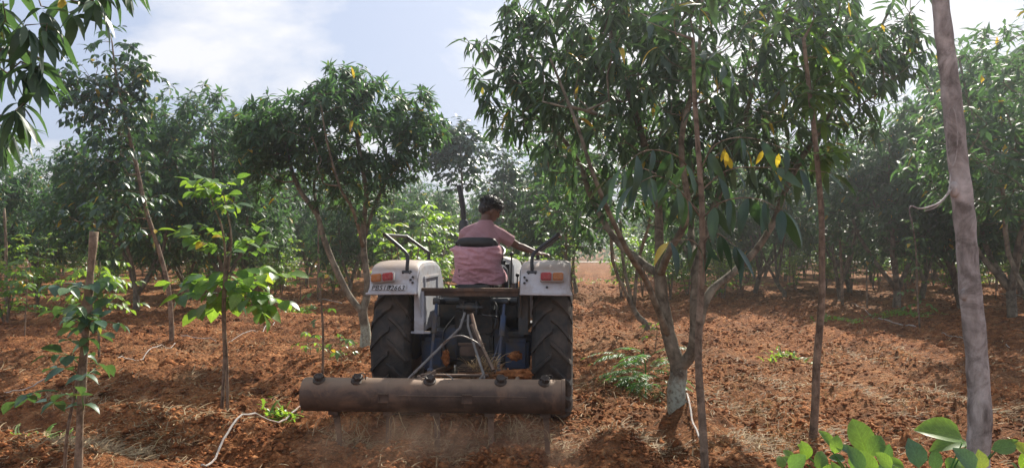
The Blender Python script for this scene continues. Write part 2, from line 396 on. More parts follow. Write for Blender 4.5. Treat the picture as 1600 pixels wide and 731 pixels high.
# ------------------------------------------------------------------ leaves
def leaf_template(kind, nseg, bend=.25, fold=.12, wav=0.0, seed=0):
    r = random.Random(seed); V = []; F = []
    for i in range(nseg + 1):
        t = i / nseg
        if kind == 'lance': w = .125 * math.sin(math.pi * min(1, t ** .8)) ** .85
        elif kind == 'long': w = .125 * math.sin(math.pi * min(1, t ** .85)) ** .75
        elif kind == 'round': w = .40 * math.sin(math.pi * min(1, t ** .9)) ** .62
        else: w = .27 * math.sin(math.pi * min(1, t ** .85)) ** .7
        w = max(w, .008)
        z = -bend * t * t; wz = wav * math.sin(t * 9 + seed) * .5
        f = fold * w * 2
        V += [(-w, t, z + f + wz), (0, t, z), (w, t, z + f - wz)]
    for i in range(nseg):
        a = i * 3; F += [(a, a + 1, a + 4, a + 3), (a + 1, a + 2, a + 5, a + 4)]
    return np.array(V), np.array(F)
class Leaves:
    def __init__(s): s.P = []; s.D = []; s.U = []; s.L = []; s.W = []
    def add(s, p, d, u, L, W=1.0): s.P.append(tuple(p)); s.D.append(tuple(d)); s.U.append(tuple(u)); s.L.append(L); s.W.append(W)
    def extend(s, P_, D_, U_, L_, W_): s.P += list(map(tuple, P_)); s.D += list(map(tuple, D_)); s.U += list(map(tuple, U_)); s.L += list(L_); s.W += list(W_)
    def frames(s):
        D = np.array(s.D); D /= np.linalg.norm(D, axis=1)[:, None] + 1e-9
        U = np.array(s.U); U = U - D * (U * D).sum(1)[:, None]; n = np.linalg.norm(U, axis=1)
        bad = n < 1e-3; U[bad] = np.cross(D[bad], [1, .3, .2]); U /= np.linalg.norm(U, axis=1)[:, None]
        X = np.cross(D, U)
        return X, D, U
    def emit(s, parent, mt, temps_obj, temp_joined, n_obj=0, origin=(0, 0, 0), name='leaf', joined='foliage', eye=(0, 0, 1.6)):
        """the leaves that show largest become objects, the rest one mesh"""
        X, D, U = s.frames(); Pp = np.array(s.P); L = np.array(s.L); W = np.array(s.W); org = np.array(origin)
        idx = np.arange(len(L))
        if n_obj and len(L) > n_obj:
            size = L / np.linalg.norm(Pp - np.array(eye), axis=1)
            px = 800 + FPX * Pp[:, 0] / np.maximum(Pp[:, 1], .1); py = HOR - FPX * (Pp[:, 2] - CAM_H) / np.maximum(Pp[:, 1], .1)
            size = size * np.where((px > 0) & (px < 1600) & (py > 0) & (py < 731), 1, .2)
            idx = np.argsort(-size)
        ob = idx[:n_obj] if n_obj else []
        rest = idx[n_obj:] if n_obj else idx
        for q, i in enumerate(ob):
            me = temps_obj[q % len(temps_obj)]
            o = bpy.data.objects.new(name, me); C.objects.link(o); o.parent = parent
            m3 = np.stack([X[i] * L[i] * W[i], D[i] * L[i], U[i] * L[i]], 1)
            Mx = Matrix(((*m3[0], Pp[i][0] - org[0]), (*m3[1], Pp[i][1] - org[1]), (*m3[2], Pp[i][2] - org[2]), (0, 0, 0, 1)))
            o.matrix_basis = Mx
        if len(rest):
            TV, TF = temp_joined; X, D, U, Pp, L, W = X[rest], D[rest], U[rest], Pp[rest], L[rest], W[rest]
            V = (TV[None, :, 0, None] * (X * (L * W)[:, None])[:, None, :] + TV[None, :, 1, None] * (D * L[:, None])[:, None, :]
                 + TV[None, :, 2, None] * (U * L[:, None])[:, None, :] + (Pp - org)[:, None, :])
            F = TF[None] + (np.arange(len(rest)) * len(TV))[:, None, None]
            o = link(joined, np_mesh(joined, V.reshape(-1, 3), F.reshape(-1, TF.shape[1])), parent, mt)
            if n_obj: o['kind'] = 'stuff'
            return o
def leaf_meshes(kind, mt, n=4, nseg=5, name='leaf'):
    r = []
    for k in range(n):
        V, F = leaf_template(kind, nseg, bend=.15 + .12 * k, fold=.10 + .05 * (k % 3), wav=.02 * (k % 2), seed=k)
        me = np_mesh(name, V, F); me.materials.append(mt); r.append(me)
    return r

def veined(m):
    """the same leaf with its veins, for single leaves whose own axes run along the blade"""
    m = m.copy(); nt = m.node_tree; p = next(n for n in nt.nodes if n.type == 'BSDF_PRINCIPLED'); t = next(n for n in nt.nodes if n.type == 'BSDF_TRANSLUCENT')
    sp = nt.nodes.new('ShaderNodeSeparateXYZ'); nt.links.new(obj_co(nt), sp.inputs[0])
    def mth(op, a, b=None, c=None):
        n = nt.nodes.new('ShaderNodeMath'); n.operation = op
        for i, v in enumerate((a, b, c)):
            if v is None: continue
            if isinstance(v, (int, float)): n.inputs[i].default_value = v
            else: nt.links.new(v, n.inputs[i])
        return n.outputs[0]
    ax = mth('ABSOLUTE', sp.outputs[0]); w = mth('ABSOLUTE', mth('SINE', mth('MULTIPLY', mth('MULTIPLY_ADD', ax, -.9, sp.outputs[1]), 24.0)))
    v = mth('MINIMUM', mth('MULTIPLY', w, 4.0), mth('MULTIPLY', ax, 45.0)); f = ramp(nt, v, [(0, (1.35, 1.35, 1.2)), (1, (1, 1, 1))]); bl = ramp(nt, noise(nt, 5, 5, .7, obj_co(nt)), [(.42, (1, 1, 1)), (.68, (.72, .70, .62))])
    f = mixc(nt, 1.0, f, bl, 'MULTIPLY')
    for nd, nm in ((p, 'Base Color'), (t, 'Color')):
        src = nd.inputs[nm].links[0].from_socket; nt.links.new(mixc(nt, 1.0, src, f, 'MULTIPLY'), nd.inputs[nm])
    return m
# ------------------------------------------------------------------ tree growth
def poly(p0, pts, k=4):
    """smooth polyline through points (Catmull-Rom)"""
    q = [Vector(p) for p in ([p0] + list(pts))]
    q = [q[0] * 2 - q[1]] + q + [q[-1] * 2 - q[-2]]
    o = []
    for i in range(1, len(q) - 2):
        for j in range(k):
            t = j / k; a, b, c, d = q[i - 1], q[i], q[i + 1], q[i + 2]
            o.append(.5 * ((2 * b) + (c - a) * t + (2 * a - 5 * b + 4 * c - d) * t * t + (3 * b - a - 3 * c + d) * t ** 3))
    o.append(q[-2]); return o
class Skel:
    def __init__(s): s.p = []; s.par = []; s.own = []; s.minr = []
    def add(s, pos, par, own=0, minr=0): s.p.append(Vector(pos)); s.par.append(par); s.own.append(own); s.minr.append(minr); return len(s.p) - 1
    def limb(s, pts, start=None, own=0, r0=0, r1=0):
        ids = []; par = start if start is not None else -1
        n = len(pts)
        for i, p in enumerate(pts):
            if i == 0 and start is not None: ids.append(start); continue
            par = s.add(p, par, own, r0 + (r1 - r0) * i / max(1, n - 1)); ids.append(par)
        return ids
    def near(s, p):
        A = np.array([tuple(q) for q in s.p]); return int(np.argmin(((A - np.array(tuple(p))) ** 2).sum(1)))
    def reach(s, tips, r, first=0, rnd=None):
        """join every tip to the nearest branch by a curving twig"""
        cap = len(s.p) + len(tips) * 6 + 8
        A = np.zeros((cap, 3)); n = len(s.p); A[:n] = [tuple(q) for q in s.p]
        base = np.array(tuple(s.p[0])); tips = np.asarray(tips)
        d0 = ((tips[:, None] - A[None, :n]) ** 2).sum(2).min(1); order = np.argsort(d0)
        out_t = []
        for ti in order:
            t = tips[ti]; dv_ = t - A[first:n]; d = np.sqrt((dv_ ** 2).sum(1))
            pen = np.where(dv_[:, 2] < -.05, .35, 0) + np.maximum(0, -dv_[:, 2]) * .8
            j = first + int(np.argmin(d + pen)); a = A[j]; L = np.linalg.norm(t - a)
            k = max(1, min(5, int(L / .22) + 1)); par = j
            sag = np.array([r.gauss(0, .10), r.gauss(0, .10), -.12 + r.gauss(0, .05)]) * L
            for q in range(1, k + 1):
                f = q / k; pos = a + (t - a) * f + sag * (4 * f * (1 - f)) * .6 + (np.array([r.gauss(0, .014) for _ in range(3)]) if q < k else 0)
                par = s.add(pos, par, s.own[par] if s.own[par] != 0 else 1); A[n] = pos; n += 1
            out_t.append(par)
        return out_t
    def radii(s, tip=.005, ex=2.3, maxr=None):
        n = len(s.p); acc = np.zeros(n); kids = [[] for _ in range(n)]
        for i in range(n):
            if s.par[i] >= 0: kids[s.par[i]].append(i)
        for i in range(n - 1, -1, -1):
            if not kids[i]: acc[i] = max(acc[i], tip ** ex)
            if s.par[i] >= 0: acc[s.par[i]] += acc[i]
        r = acc ** (1 / ex)
        r = np.array([max(a, b) if b else a for a, b in zip(r, s.minr)])
        if maxr: r = np.minimum(r, [maxr if not b else 9 for b in s.minr])
        return r, kids
    def meshes(s, r, kids, thick=.02, org=Vector((0, 0, 0)), n_big=10, sel=None):
        """tubes: limbs whose radius at the root is over THICK, and twigs"""
        big = {}; tw = MB(); n = len(s.p); started = [False] * n
        stack = [(0, None)]
        while stack:
            st, par = stack.pop()
            ch = [par] if par is not None else []
            ids = ch + [st]; c = st
            while kids[c]:
                ks = sorted(kids[c], key=lambda q: -r[q]); 
                for k in ks[1:]: stack.append((k, c))
                c = ks[0]; ids.append(c)
            rr = [r[i] for i in ids]
            if par is not None: rr[0] = min(r[par], rr[1] * 1.25)
            pts = [s.p[i] - org for i in ids]
            if len(pts) < 2: continue
            if rr[min(1, len(rr) - 1)] > thick:
                key = s.own[ids[min(2, len(ids) - 1)]]
                b = big.setdefault(key, MB())
                b.tube(pts, rr, n_big if rr[0] > .04 else 7, jit=.07)
            else:
                rr = [max(x, .0028) for x in rr]
                tw.tube(pts, rr, 4 if rr[0] > .01 else 3, caps=False)
        return big, tw
def env_points(envs, r, gap=.30, seed=1):
    pts = []
    for c, ra, n in envs:
        k = 0; tries = 0
        while k < n and tries < n * 30:
            tries += 1
            v = Vector((r.gauss(0, 1), r.gauss(0, 1), r.gauss(0, 1))).normalized() * (r.random() ** .42)
            p = Vector(c) + Vector((v.x * ra[0], v.y * ra[1], v.z * ra[2]))
            g = float(noise2(np.array([p.x * 1.25 + p.z * .6]), np.array([p.y * 1.25 - p.z * .9]), seed)[0])
            if g < -gap * .5 and r.random() < .85: continue
            pts.append(tuple(p)); k += 1
    return np.array(pts)
def whorls(lv, skel, tips, r, axis, n=(8, 13), L=(.13, .22), droop=.45, stem=.10, W=1.0):
    for t in tips:
        p = skel.p[t]; q = skel.p[skel.par[t]]
        g = (p - q); g = g.normalized() if g.length > 1e-6 else Vector((0, 0, 1))
        o = Vector((p.x - axis[0], p.y - axis[1], 0)); o = o.normalized() * .35 if o.length > .01 else o
        g = (g * .6 + o + Vector((0, 0, .45))).normalized()
        a = g.orthogonal().normalized(); b = g.cross(a); ph = r.random() * 6.28
        m = r.randint(*n)
        for i in range(m):
            an = ph + i * 2.4; tl = R(r.uniform(35, 95))
            d = g * math.cos(tl) + (a * math.cos(an) + b * math.sin(an)) * math.sin(tl)
            d.z -= droop * r.uniform(.5, 1.4); d.normalize()
            u = Vector((r.gauss(0, .35), r.gauss(0, .35), 1))
            lv.add(p - g * stem * r.random(), d, u, r.uniform(*L), W * r.uniform(.85, 1.2))

# ------------------------------------------------------------------ the ground
HERO = G(1058, 655); SEC = Vector((2.42, 13.8, 0)); LM = G(571, 556); TALL = G(270, 537); SAP = G(353, 652)
MOUNDS += [(HERO.x, HERO.y, .42, .12), (SEC.x, SEC.y, .6, .12), (LM.x, LM.y, .5, .09), (SAP.x, SAP.y, .4, .07), (TALL.x, TALL.y, .5, .06),
           (-2.3, 6.3, .5, .10), (-3.3, 6.9, .55, .07), (-1.55, 5.55, .35, .07), (.75, 6.1, .3, .05), (-.3, 5.6, .35, .06), (-.95, 5.7, .3, .05)]
def build_ground():
    xs = list(np.linspace(-9, 9, 400)); d = .045; x = 9
    side = []
    while x < 5000: d *= 1.17; x += d; side.append(x)
    xs = [-a for a in reversed(side)] + xs + side
    ys = list(2.6 * np.exp(np.linspace(0, math.log(55 / 2.6), 520))); y = 55; d = .4
    while y < 6000: d *= 1.2; y += d; ys.append(y)
    back = []; y = 2.6; d = .03
    while y > -2000: d *= 1.3; y -= d; back.append(y)
    ys = list(reversed(back)) + ys
    X, Y = np.meshgrid(np.array(xs), np.array(ys)); Z = ground_h(X, Y)
    nx, ny = len(xs), len(ys)
    V = np.stack([X, Y, Z], -1).reshape(-1, 3)
    i = np.arange(ny - 1)[:, None] * nx + np.arange(nx - 1)[None]
    F = np.stack([i, i + 1, i + nx + 1, i + nx], -1).reshape(-1, 4)
    tag(link('ground', np_mesh('ground', V, F), None, M['soil']), kind='structure')
HERO.z = gh(HERO.x, HERO.y); SEC.z = gh(SEC.x, SEC.y); LM.z = gh(LM.x, LM.y); TALL.z = gh(TALL.x, TALL.y); SAP.z = gh(SAP.x, SAP.y)
build_ground()
# the pale track across the end of the rows
def build_road():
    V = []; F = []; n = 120
    for i in range(n + 1):
        x = -160 + 320 * i / n; yc = 88 + x * .02 + 1.5 * math.sin(x * .05)
        for w in (-3.6, -1.2, 1.2, 3.6):
            V.append((x, yc + w + random.uniform(-.2, .2), .06 + (.03 if abs(w) < 2 else 0)))
    for i in range(n):
        for j in range(3): a = i * 4 + j; F.append((a, a + 4, a + 5, a + 1))
    tag(link('dirt_road', np_mesh('dirt_road', V, F), None, M['road']), kind='structure')
build_road()

def scatter_ground(n, ymin=3.0, ymax=30, pw=1.0, keep=None, spread=.72):
    Y = ymin * (ymax / ymin) ** (rng.random(n) ** pw); X = (rng.random(n) * 2 - 1) * spread * Y + 0
    if keep is not None:
        k = keep(X, Y) > rng.random(n); X, Y = X[k], Y[k]
    return X, Y
# clods: uneven lumps of red soil
def build_clods():
    TV = np.array([(1, 0, 0), (0, 1, 0), (-1, 0, 0), (0, -1, 0), (0, 0, 1), (0, 0, -.6)], float); TF = np.array([(0, 1, 4), (1, 2, 4), (2, 3, 4), (3, 0, 4), (1, 0, 5), (2, 1, 5), (3, 2, 5), (0, 3, 5)])
    X, Y = scatter_ground(105000, 3.2, 34, 1.05, lambda x, y: .62 + 1.1 * noise2(x * .9, y * .9, 41))
    n = len(X); S = .006 + .022 * rng.random(n) ** 3.0 + .0016 * Y * rng.random(n) ** 1.5
    S = np.where(rng.random(n) < .012, S * 2.0, S * .92)
    jit = 1 + .38 * rng.standard_normal((n, len(TV)))
    sc = S[:, None] * (.7 + .6 * rng.random((n, 3))) * np.array([1.15, 1.15, .75])
    an = rng.random(n) * 6.28; c, s = np.cos(an), np.sin(an)
    P_ = TV[None] * jit[..., None] * sc[:, None, :]
    x = P_[..., 0] * c[:, None] - P_[..., 1] * s[:, None]; y = P_[..., 0] * s[:, None] + P_[..., 1] * c[:, None]
    Z = ground_h(X, Y) + S * .25
    V = np.stack([x + X[:, None], y + Y[:, None], P_[..., 2] + Z[:, None]], -1).reshape(-1, 3)
    F = (TF[None] + (np.arange(n) * len(TV))[:, None, None]).reshape(-1, 3)
    tag(link('soil_clods', np_mesh('soil_clods', V, F, False), None, M['clod']),
        'loose red clods of tilled soil scattered all over the orchard floor', 'soil', kind='stuff')
build_clods()
# dry grass: thin bent straws, thick in drifts
STRAW_SPOTS = [(G(215, 690), .6, 1700), (G(165, 705), .45, 900), (G(130, 620), .5, 380), (G(300, 600), .5, 260), (G(540, 560), .45, 200), (G(640, 700), .3, 260), (G(540, 690), .22, 330),
               (G(700, 715), .3, 260), (G(800, 690), .3, 300), (G(860, 700), .3, 260), (G(930, 600), .5, 260), (G(1160, 640), .5, 420), (G(1230, 600), .6, 360), (G(1190, 700), .4, 420), (G(1420, 620), .7, 520),
               (G(1360, 560), .8, 420), (G(1560, 640), .5, 300), (G(1240, 690), .4, 420), (G(960, 690), .3, 160), (G(1030, 700), .3, 200), (G(400, 540), .6, 240), (G(60, 640), .5, 200)]
def straw_mesh(X, Y, Z, L, flat=.35, wid=.0022):
    n = len(X); K = 4
    an = rng.random(n) * 6.28; el = np.abs(rng.normal(0, flat, n)); cu = rng.normal(0, .9, n)
    t = np.linspace(0, 1, K)[None]; a = an[:, None] + cu[:, None] * t
    sx = np.cumsum(np.cos(a), 1) / K * L[:, None]; sy = np.cumsum(np.sin(a), 1) / K * L[:, None]
    sz = np.sin(el)[:, None] * L[:, None] * (t - .55 * t * t) * 1.3
    cx, cy, cz = X[:, None] + sx, Y[:, None] + sy, Z[:, None] + sz + .008
    w = wid * 1.35 * (1 - .7 * t) * (.7 + .8 * rng.random(n))[:, None] * (1 + Y[:, None] * .06)
    nx, ny = -np.sin(a) * w, np.cos(a) * w
    V = np.stack([np.stack([cx - nx, cy - ny, cz], -1), np.stack([cx + nx, cy + ny, cz + w * .8], -1)], 2).reshape(-1, 3)
    b = (np.arange(n) * K * 2)[:, None] + (np.arange(K - 1) * 2)[None]
    F = np.stack([b, b + 1, b + 3, b + 2], -1).reshape(-1, 4)
    return V, F
def build_straw():
    X, Y = scatter_ground(42000, 3.0, 28, 1.0, lambda x, y: .20 + .9 * noise2(x * .7 + 4, y * .7, 52) + np.where(x > .9, .15, 0))
    for c, rd, n in STRAW_SPOTS:
        X = np.concatenate([X, c.x + rng.normal(0, rd * .6, n)]); Y = np.concatenate([Y, c.y + rng.normal(0, rd * .5, n)])
    L = .05 + .16 * rng.random(len(X)) ** 1.5
    V, F = straw_mesh(X, Y, ground_h(X, Y), L)
    tag(link('dry_grass', np_mesh('dry_grass', V, F), None, M['straw']), 'pale dry grass and straw littered over the red soil', 'dry grass', kind='stuff')
build_straw()
def build_weeds():
    spots = [(G(440, 655), .16, 60), (G(70, 690), .15, 60), (G(1230, 560), .3, 80), (G(1410, 495), .5, 320), (G(470, 490), .4, 240), (G(45, 490), .6, 300), (G(1310, 500), .5, 180),
             (G(880, 440), 2.0, 300), (G(420, 445), 1.6, 500), (G(1560, 440), 2.5, 500), (G(640, 440), 2, 400), (G(1140, 445), 1.5, 300), (G(300, 440), 2, 350)]
    X = np.concatenate([c.x + rng.normal(0, r * .6, n) for c, r, n in spots]); Y = np.concatenate([c.y + rng.normal(0, r * .5, n) for c, r, n in spots])
    L = .06 + .12 * rng.random(len(X)); V, F = straw_mesh(X, Y, ground_h(X, Y), L, .9, .006)
    tag(link('green_weeds', np_mesh('green_weeds', V, F), None, M['bright']), 'low green weeds sprouting in patches on the tilled soil', 'weeds', kind='stuff')
build_weeds()

# ------------------------------------------------------------------ drip pipes
def pipe(pix, label, r=.0075, lift=.032):
    pts = [G(a, b) for a, b in pix]; q = poly(pts[0], pts[1:], 5)
    for p in q: p.z = max(gh(p.x + a, p.y + b) for a in (-.05, 0, .05) for b in (-.08, 0, .04, .08)) + lift * .5 + random.uniform(0, .008)
    o = q[0].copy(); mb = MB(); mb.tube([p - o for p in q], r, 7)
    ob = mb.build('irrigation_pipe', M['pipe'], None); ob.location = o
    tag(ob, label, 'pipe', 'grey drip irrigation pipes on the soil')
pipe([(318, 731), (345, 712), (380, 690), (430, 668), (458, 656), (482, 642), (520, 622), (575, 590)], 'grey drip pipe curving from the near left soil towards the cultivator', .009)
pipe([(186, 574), (215, 566), (240, 555), (275, 540)], 'grey drip pipe left of the tall leaning tree foot')
pipe([(284, 537), (330, 536), (380, 528), (410, 520), (430, 507)], 'grey drip pipe right of the tall leaning tree foot')
pipe([(0, 611), (40, 609), (75, 605)], 'short grey drip pipe at the left edge below the staked sapling')
pipe([(1328, 475), (1345, 484), (1360, 495)], 'pale pipe end near the thin stake on the right field')
pipe([(1372, 500), (1400, 508), (1432, 515)], 'pale pipe at the foot of the small leafy sapling right', .014)
pipe([(1470, 520), (1488, 527), (1506, 533)], 'pale pipe just left of the thick pale trunk')
pipe([(1570, 540), (1585, 546), (1612, 560)], 'pale pipe at the right edge behind the thick pale trunk')
pipe([(1392, 430), (1400, 433), (1412, 440)], 'far pale pipe beyond the small leafy sapling', .02)
pipe([(1466, 438), (1478, 444), (1492, 451)], 'far pale pipe seen left of the pale trunk', .02)
pipe([(1560, 460), (1580, 464), (1605, 468)], 'far pale pipe at the right edge of the field', .02)
pipe([(1069, 636), (1074, 655), (1082, 680), (1097, 712)], 'pale pipe hanging past the limewashed mango foot', .009)
pipe([(420, 470), (460, 466), (500, 475), (540, 480)], 'far grey pipe behind the left mango trunk', .016)

# ------------------------------------------------------------------ tractor
def in_tr(x, y, z=0):
    c, s = math.cos(TYAW), math.sin(TYAW)
    return Vector((TR.x + x * c - y * s, TR.y + x * s + y * c, z))
tractor = empty('tractor', TR, TYAW, 'old grey and blue tractor driving away along the orchard alley', 'tractor')
def tyre(parent, R0, W, nl, lug=.035, lugw=.05, name='tyre'):
    mb = MB(); h = W / 2
    prof = [(-h * .82, R0 * .60), (-h * .98, R0 * .68), (-h, R0 * .80), (-h * .94, R0 * .90), (-h * .78, R0 * .955), (-h * .35, R0 * .972), (0, R0 * .975),
            (h * .35, R0 * .972), (h * .78, R0 * .955), (h * .94, R0 * .90), (h, R0 * .80), (h * .98, R0 * .68), (h * .82, R0 * .60)]
    mb.revolve(prof, n=56)
    for sd_ in (-1, 1):
        for k in range(nl):
            a0 = 2 * math.pi * (k + (0 if sd_ > 0 else .5)) / nl
            st = []
            for i, (xx, rr, da) in enumerate([(-.04, .972, 0), (.3, .972, .07), (.62, .965, .16), (.9, .93, .25), (1.01, .84, .30)]):
                st.append((sd_ * xx * h, R0 * rr, a0 + da * 1.05))
            V = []
            for i, (xx, rr, a) in enumerate(st):
                hh = lug if i < 4 else .006
                ww = lugw / R0 * (.5 if i < 4 else .42)
                # rear of the wheel is at angle pi (towards -y): chevron peak in the middle
                for dr, dw in ((-.01, -ww), (hh, -ww * .62), (hh, ww * .62), (-.01, ww)):
                    r_ = rr + dr; xo = xx * (1.02 if (dr > 0 and i == 4) else 1)
                    V.append((xo, r_ * math.cos(a + dw), r_ * math.sin(a + dw)))
            F = [(i * 4 + j, i * 4 + (j + 1) % 4, (i + 1) * 4 + (j + 1) % 4, (i + 1) * 4 + j) for i in range(4) for j in range(4)]
            F += [(0, 1, 2, 3), (16, 19, 18, 17)]
            mb.add(V, F)
    return mb.build(name, M['tyre'], parent, sharp=30)
def wheel(x, y, R0, W, nl, name, rimmat, lug, lugw):
    mb = MB(); h = W / 2
    mb.revolve([(-h * .8, R0 * .58), (-h * .86, R0 * .64), (-h * .7, R0 * .66), (-h * .6, R0 * .56), (h * .6, R0 * .56), (h * .7, R0 * .66), (h * .86, R0 * .64), (h * .8, R0 * .58)], n=40)
    mb.revolve([(-.02, .02), (-.02, R0 * .2), (-.05, R0 * .35), (-.03, R0 * .57), (.0, R0 * .57), (-.02, R0 * .35), (.01, R0 * .2), (.01, .02)], n=32)
    for k in range(8):
        a = k * math.pi / 4; mb.tube([(-.06, R0 * .27 * math.cos(a), R0 * .27 * math.sin(a)), (.05, R0 * .27 * math.cos(a), R0 * .27 * math.sin(a))], .014, 6)
    w = mb.build(name, rimmat, tractor); w.location = (x, y, R0 + lug * .4 - .012)
    tyre(w, R0, W, nl, lug, lugw)
wheel(-.735, 0, .66, .36, 19, 'rear_wheel', M['silver'], .036, .055)
wheel(.735, 0, .66, .36, 19, 'rear_wheel', M['silver'], .036, .055)
wheel(-.62, 2.0, .36, .17, 24, 'front_wheel', M['silver'], .012, .03)
wheel(.62, 2.0, .36, .17, 24, 'front_wheel', M['silver'], .012, .03)
# fenders
def fender(s):
    xi, xo = .455, .905
    prof = [(-.70, 1.20), (-.685, 1.26), (-.655, 1.36), (-.60, 1.425), (-.52, 1.46), (-.40, 1.478), (-.1, 1.485), (.25, 1.475), (.48, 1.42), (.62, 1.30), (.74, 1.08), (.80, .86)]
    mb = MB(); cols = [(xi - .0, -.045), (xi + .012, -.014), (xi + .045, 0), (xi + .2, .004), (xo - .05, 0), (xo - .012, -.014), (xo, -.05)]
    def lay(off):
        V = []
        for i, (y, z) in enumerate(prof):
            a, b = prof[max(0, i - 1)], prof[min(len(prof) - 1, i + 1)]
            t = Vector((0, b[0] - a[0], b[1] - a[1])).normalized(); nrm = Vector((0, -t.z, t.y))
            wide = 1.0 + (.06 if i < 2 else 0)
            for x, dz in cols:
                xx = x if x < .6 else xi + (x - xi) * (1.04 if i == 0 else 1)
                V.append(Vector((s * xx, y, z)) + nrm * (dz + off))
        return V
    m = len(cols); n = len(prof); A, B = lay(0), lay(-.006)
    F = [(i * m + j, i * m + j + 1, (i + 1) * m + j + 1, (i + 1) * m + j) for i in range(n - 1) for j in range(m - 1)]
    k = len(A); F2 = [tuple(reversed([q + k for q in f])) for f in F]
    E = [(j, j + 1, j + 1 + k, j + k) for j in range(m - 1)] + [((n - 1) * m + j, (n - 1) * m + j + k, (n - 1) * m + j + 1 + k, (n - 1) * m + j + 1) for j in range(m - 1)]
    E += [(i * m, i * m + k, (i + 1) * m + k, (i + 1) * m) for i in range(n - 1)] + [(i * m + m - 1, (i + 1) * m + m - 1, (i + 1) * m + m - 1 + k, i * m + m - 1 + k) for i in range(n - 1)]
    mb.add(A + B, F + F2 + E)
    # ledge under the rear lip, pressed rib, and bolts
    mb.tube([(s * (xi + .01), -.702, 1.20), (s * (xo + .015), -.702, 1.195)], .011, 8)
    f = mb.build('fender', M['silver'], tractor, sharp=35)
    # inner side plate
    ip = MB(); x0 = s * (xi + .003)
    outl = [(-.665, 1.21), (-.64, 1.33), (-.58, 1.40), (-.40, 1.435), (.25, 1.43), (.46, 1.38), (.60, 1.26), (.70, 1.05), (.74, .80), (.30, .80), (-.15, .84), (-.42, .84), (-.52, .98)]
    V = [(x0 - s * .004, y, z) for y, z in outl] + [(x0 + s * .004, y, z) for y, z in outl]; q = len(outl)
    ip.add(V, [tuple(range(q)), tuple(range(2 * q - 1, q - 1, -1))] + [(i, (i + 1) % q, (i + 1) % q + q, i + q) for i in range(q)])
    ip.box((x0 - s * .010, -.05, 1.33), (.016, .75, .03), bev=.005); ip.box((x0 - s * .010, -.38, 1.12), (.014, .035, .42), bev=.004)
    ip.box((x0 - s * .010, .25, 1.12), (.014, .035, .42), bev=.004)
    ip.box((x0 + s * .02, -.50, 1.02), (.09, .02, .40), bev=.004); ip.box((x0 + s * .05, -.47, .83), (.26, .05, .02), bev=.004)
    ip.build('fender_side_plate', M['silver'] if s < 0 else M['cast'], tractor)
    st = MB()
    for dz in (.86, .90, .94): st.box((s * .50, -.512, dz), (.02, .012, .03), bev=.003)
    # handrail: a bent tube loop on the fender
    hr = MB(); b = s * .565
    hr.tube(poly((b, -.60, 1.36), [(b, -.615, 1.42), (b, -.60, 1.52), (b + s * .04, -.58, 1.58), (b + s * .215, -.52, 1.715), (b + s * .225, -.48, 1.722), (b + s * .225, .30, 1.722),
                                  (b + s * .215, .34, 1.715), (b + s * .04, .37, 1.585), (b, .38, 1.55), (b, .38, 1.46)], 4), .0165, 10)
    hr.box((b, -.632, 1.385), (.10, .02, .035), (R(-20), 0, 0), .008); hr.tube([(b, .38, 1.47), (b, .38, 1.49)], .035, 12)
    for q in (-.03, .03): hr.tube([(b + q, -.63, 1.385), (b + q, -.652, 1.38)], .009, 6)
    hr.build('handrail', M['black'], tractor)
    # tail light
    cx = s * (.745 if s > 0 else .765); rot = (R(-17), R(-6 if s < 0 else 0), 0)
    tl = MB(); tl.box((0, 0, 0), (.21, .055, .09), bev=.008); t = tl.build('tail_light', M['lamp_body'], tractor)
    t.location = (cx, -.70, 1.338 if s < 0 else 1.35); t.rotation_euler = rot
    for nm, x in (('red_lens', -s * .051), ('amber_lens', s * .053)):
        l = MB(); l.box((0, -.032, -.004), (.094, .03, .070), bev=.008); [l.box((0, -.048, zz), (.088, .004, .004)) for zz in (-.025, -.012, .001, .014)]; o = l.build(nm, M[nm], t); o.location = (x, 0, 0)
    # bolt heads and small plugs on the rear panel
    for bx, bz in ((.50, 1.345), (.52, 1.32), (.50, 1.295), (.70, 1.26)):
        bo = MB(); bo.tube([(s * bx, -.655 - (1.36 - bz) * .28, bz), (s * bx, -.675 - (1.36 - bz) * .28, bz)], .011, 6); bo.build('bolt', M['black'], tractor)
fender(-1); fender(1)
# registration number painted on the left fender
def lettering():
    cu = bpy.data.curves.new('reg', 'FONT'); cu.body = 'PB51B2663'; cu.size = .066; cu.extrude = .001; cu.shear = .25; cu.space_character = 1.08; cu.align_x = 'CENTER'
    o = bpy.data.objects.new('tmp', cu); C.objects.link(o); dg = bpy.context.evaluated_depsgraph_get()
    me = bpy.data.meshes.new_from_object(o.evaluated_get(dg)); bpy.data.objects.remove(o)
    me.name = 'registration_number'; ob = link('registration_number', me, tractor, M['ink'])
    pl = MB(); pl.box((0, 0, 0), (.325, .004, .050), bev=.0015); p = pl.build('number_panel', M['plate'], tractor)
    for q, dy in ((ob, -.7075), (p, -.7035)): q.location = (-.715, dy - (0 if q is p else 0), 1.232 if q is ob else 1.252)
    ob.rotation_euler = (R(90 - 16), 0, 0); p.rotation_euler = (R(-16), 0, 0)
    ob.location = (-.72, -.7115, 1.2285); p.location = (-.72, -.699, 1.252)
    me.transform(Matrix.Diagonal((.92, .96, 1, 1)))
lettering()
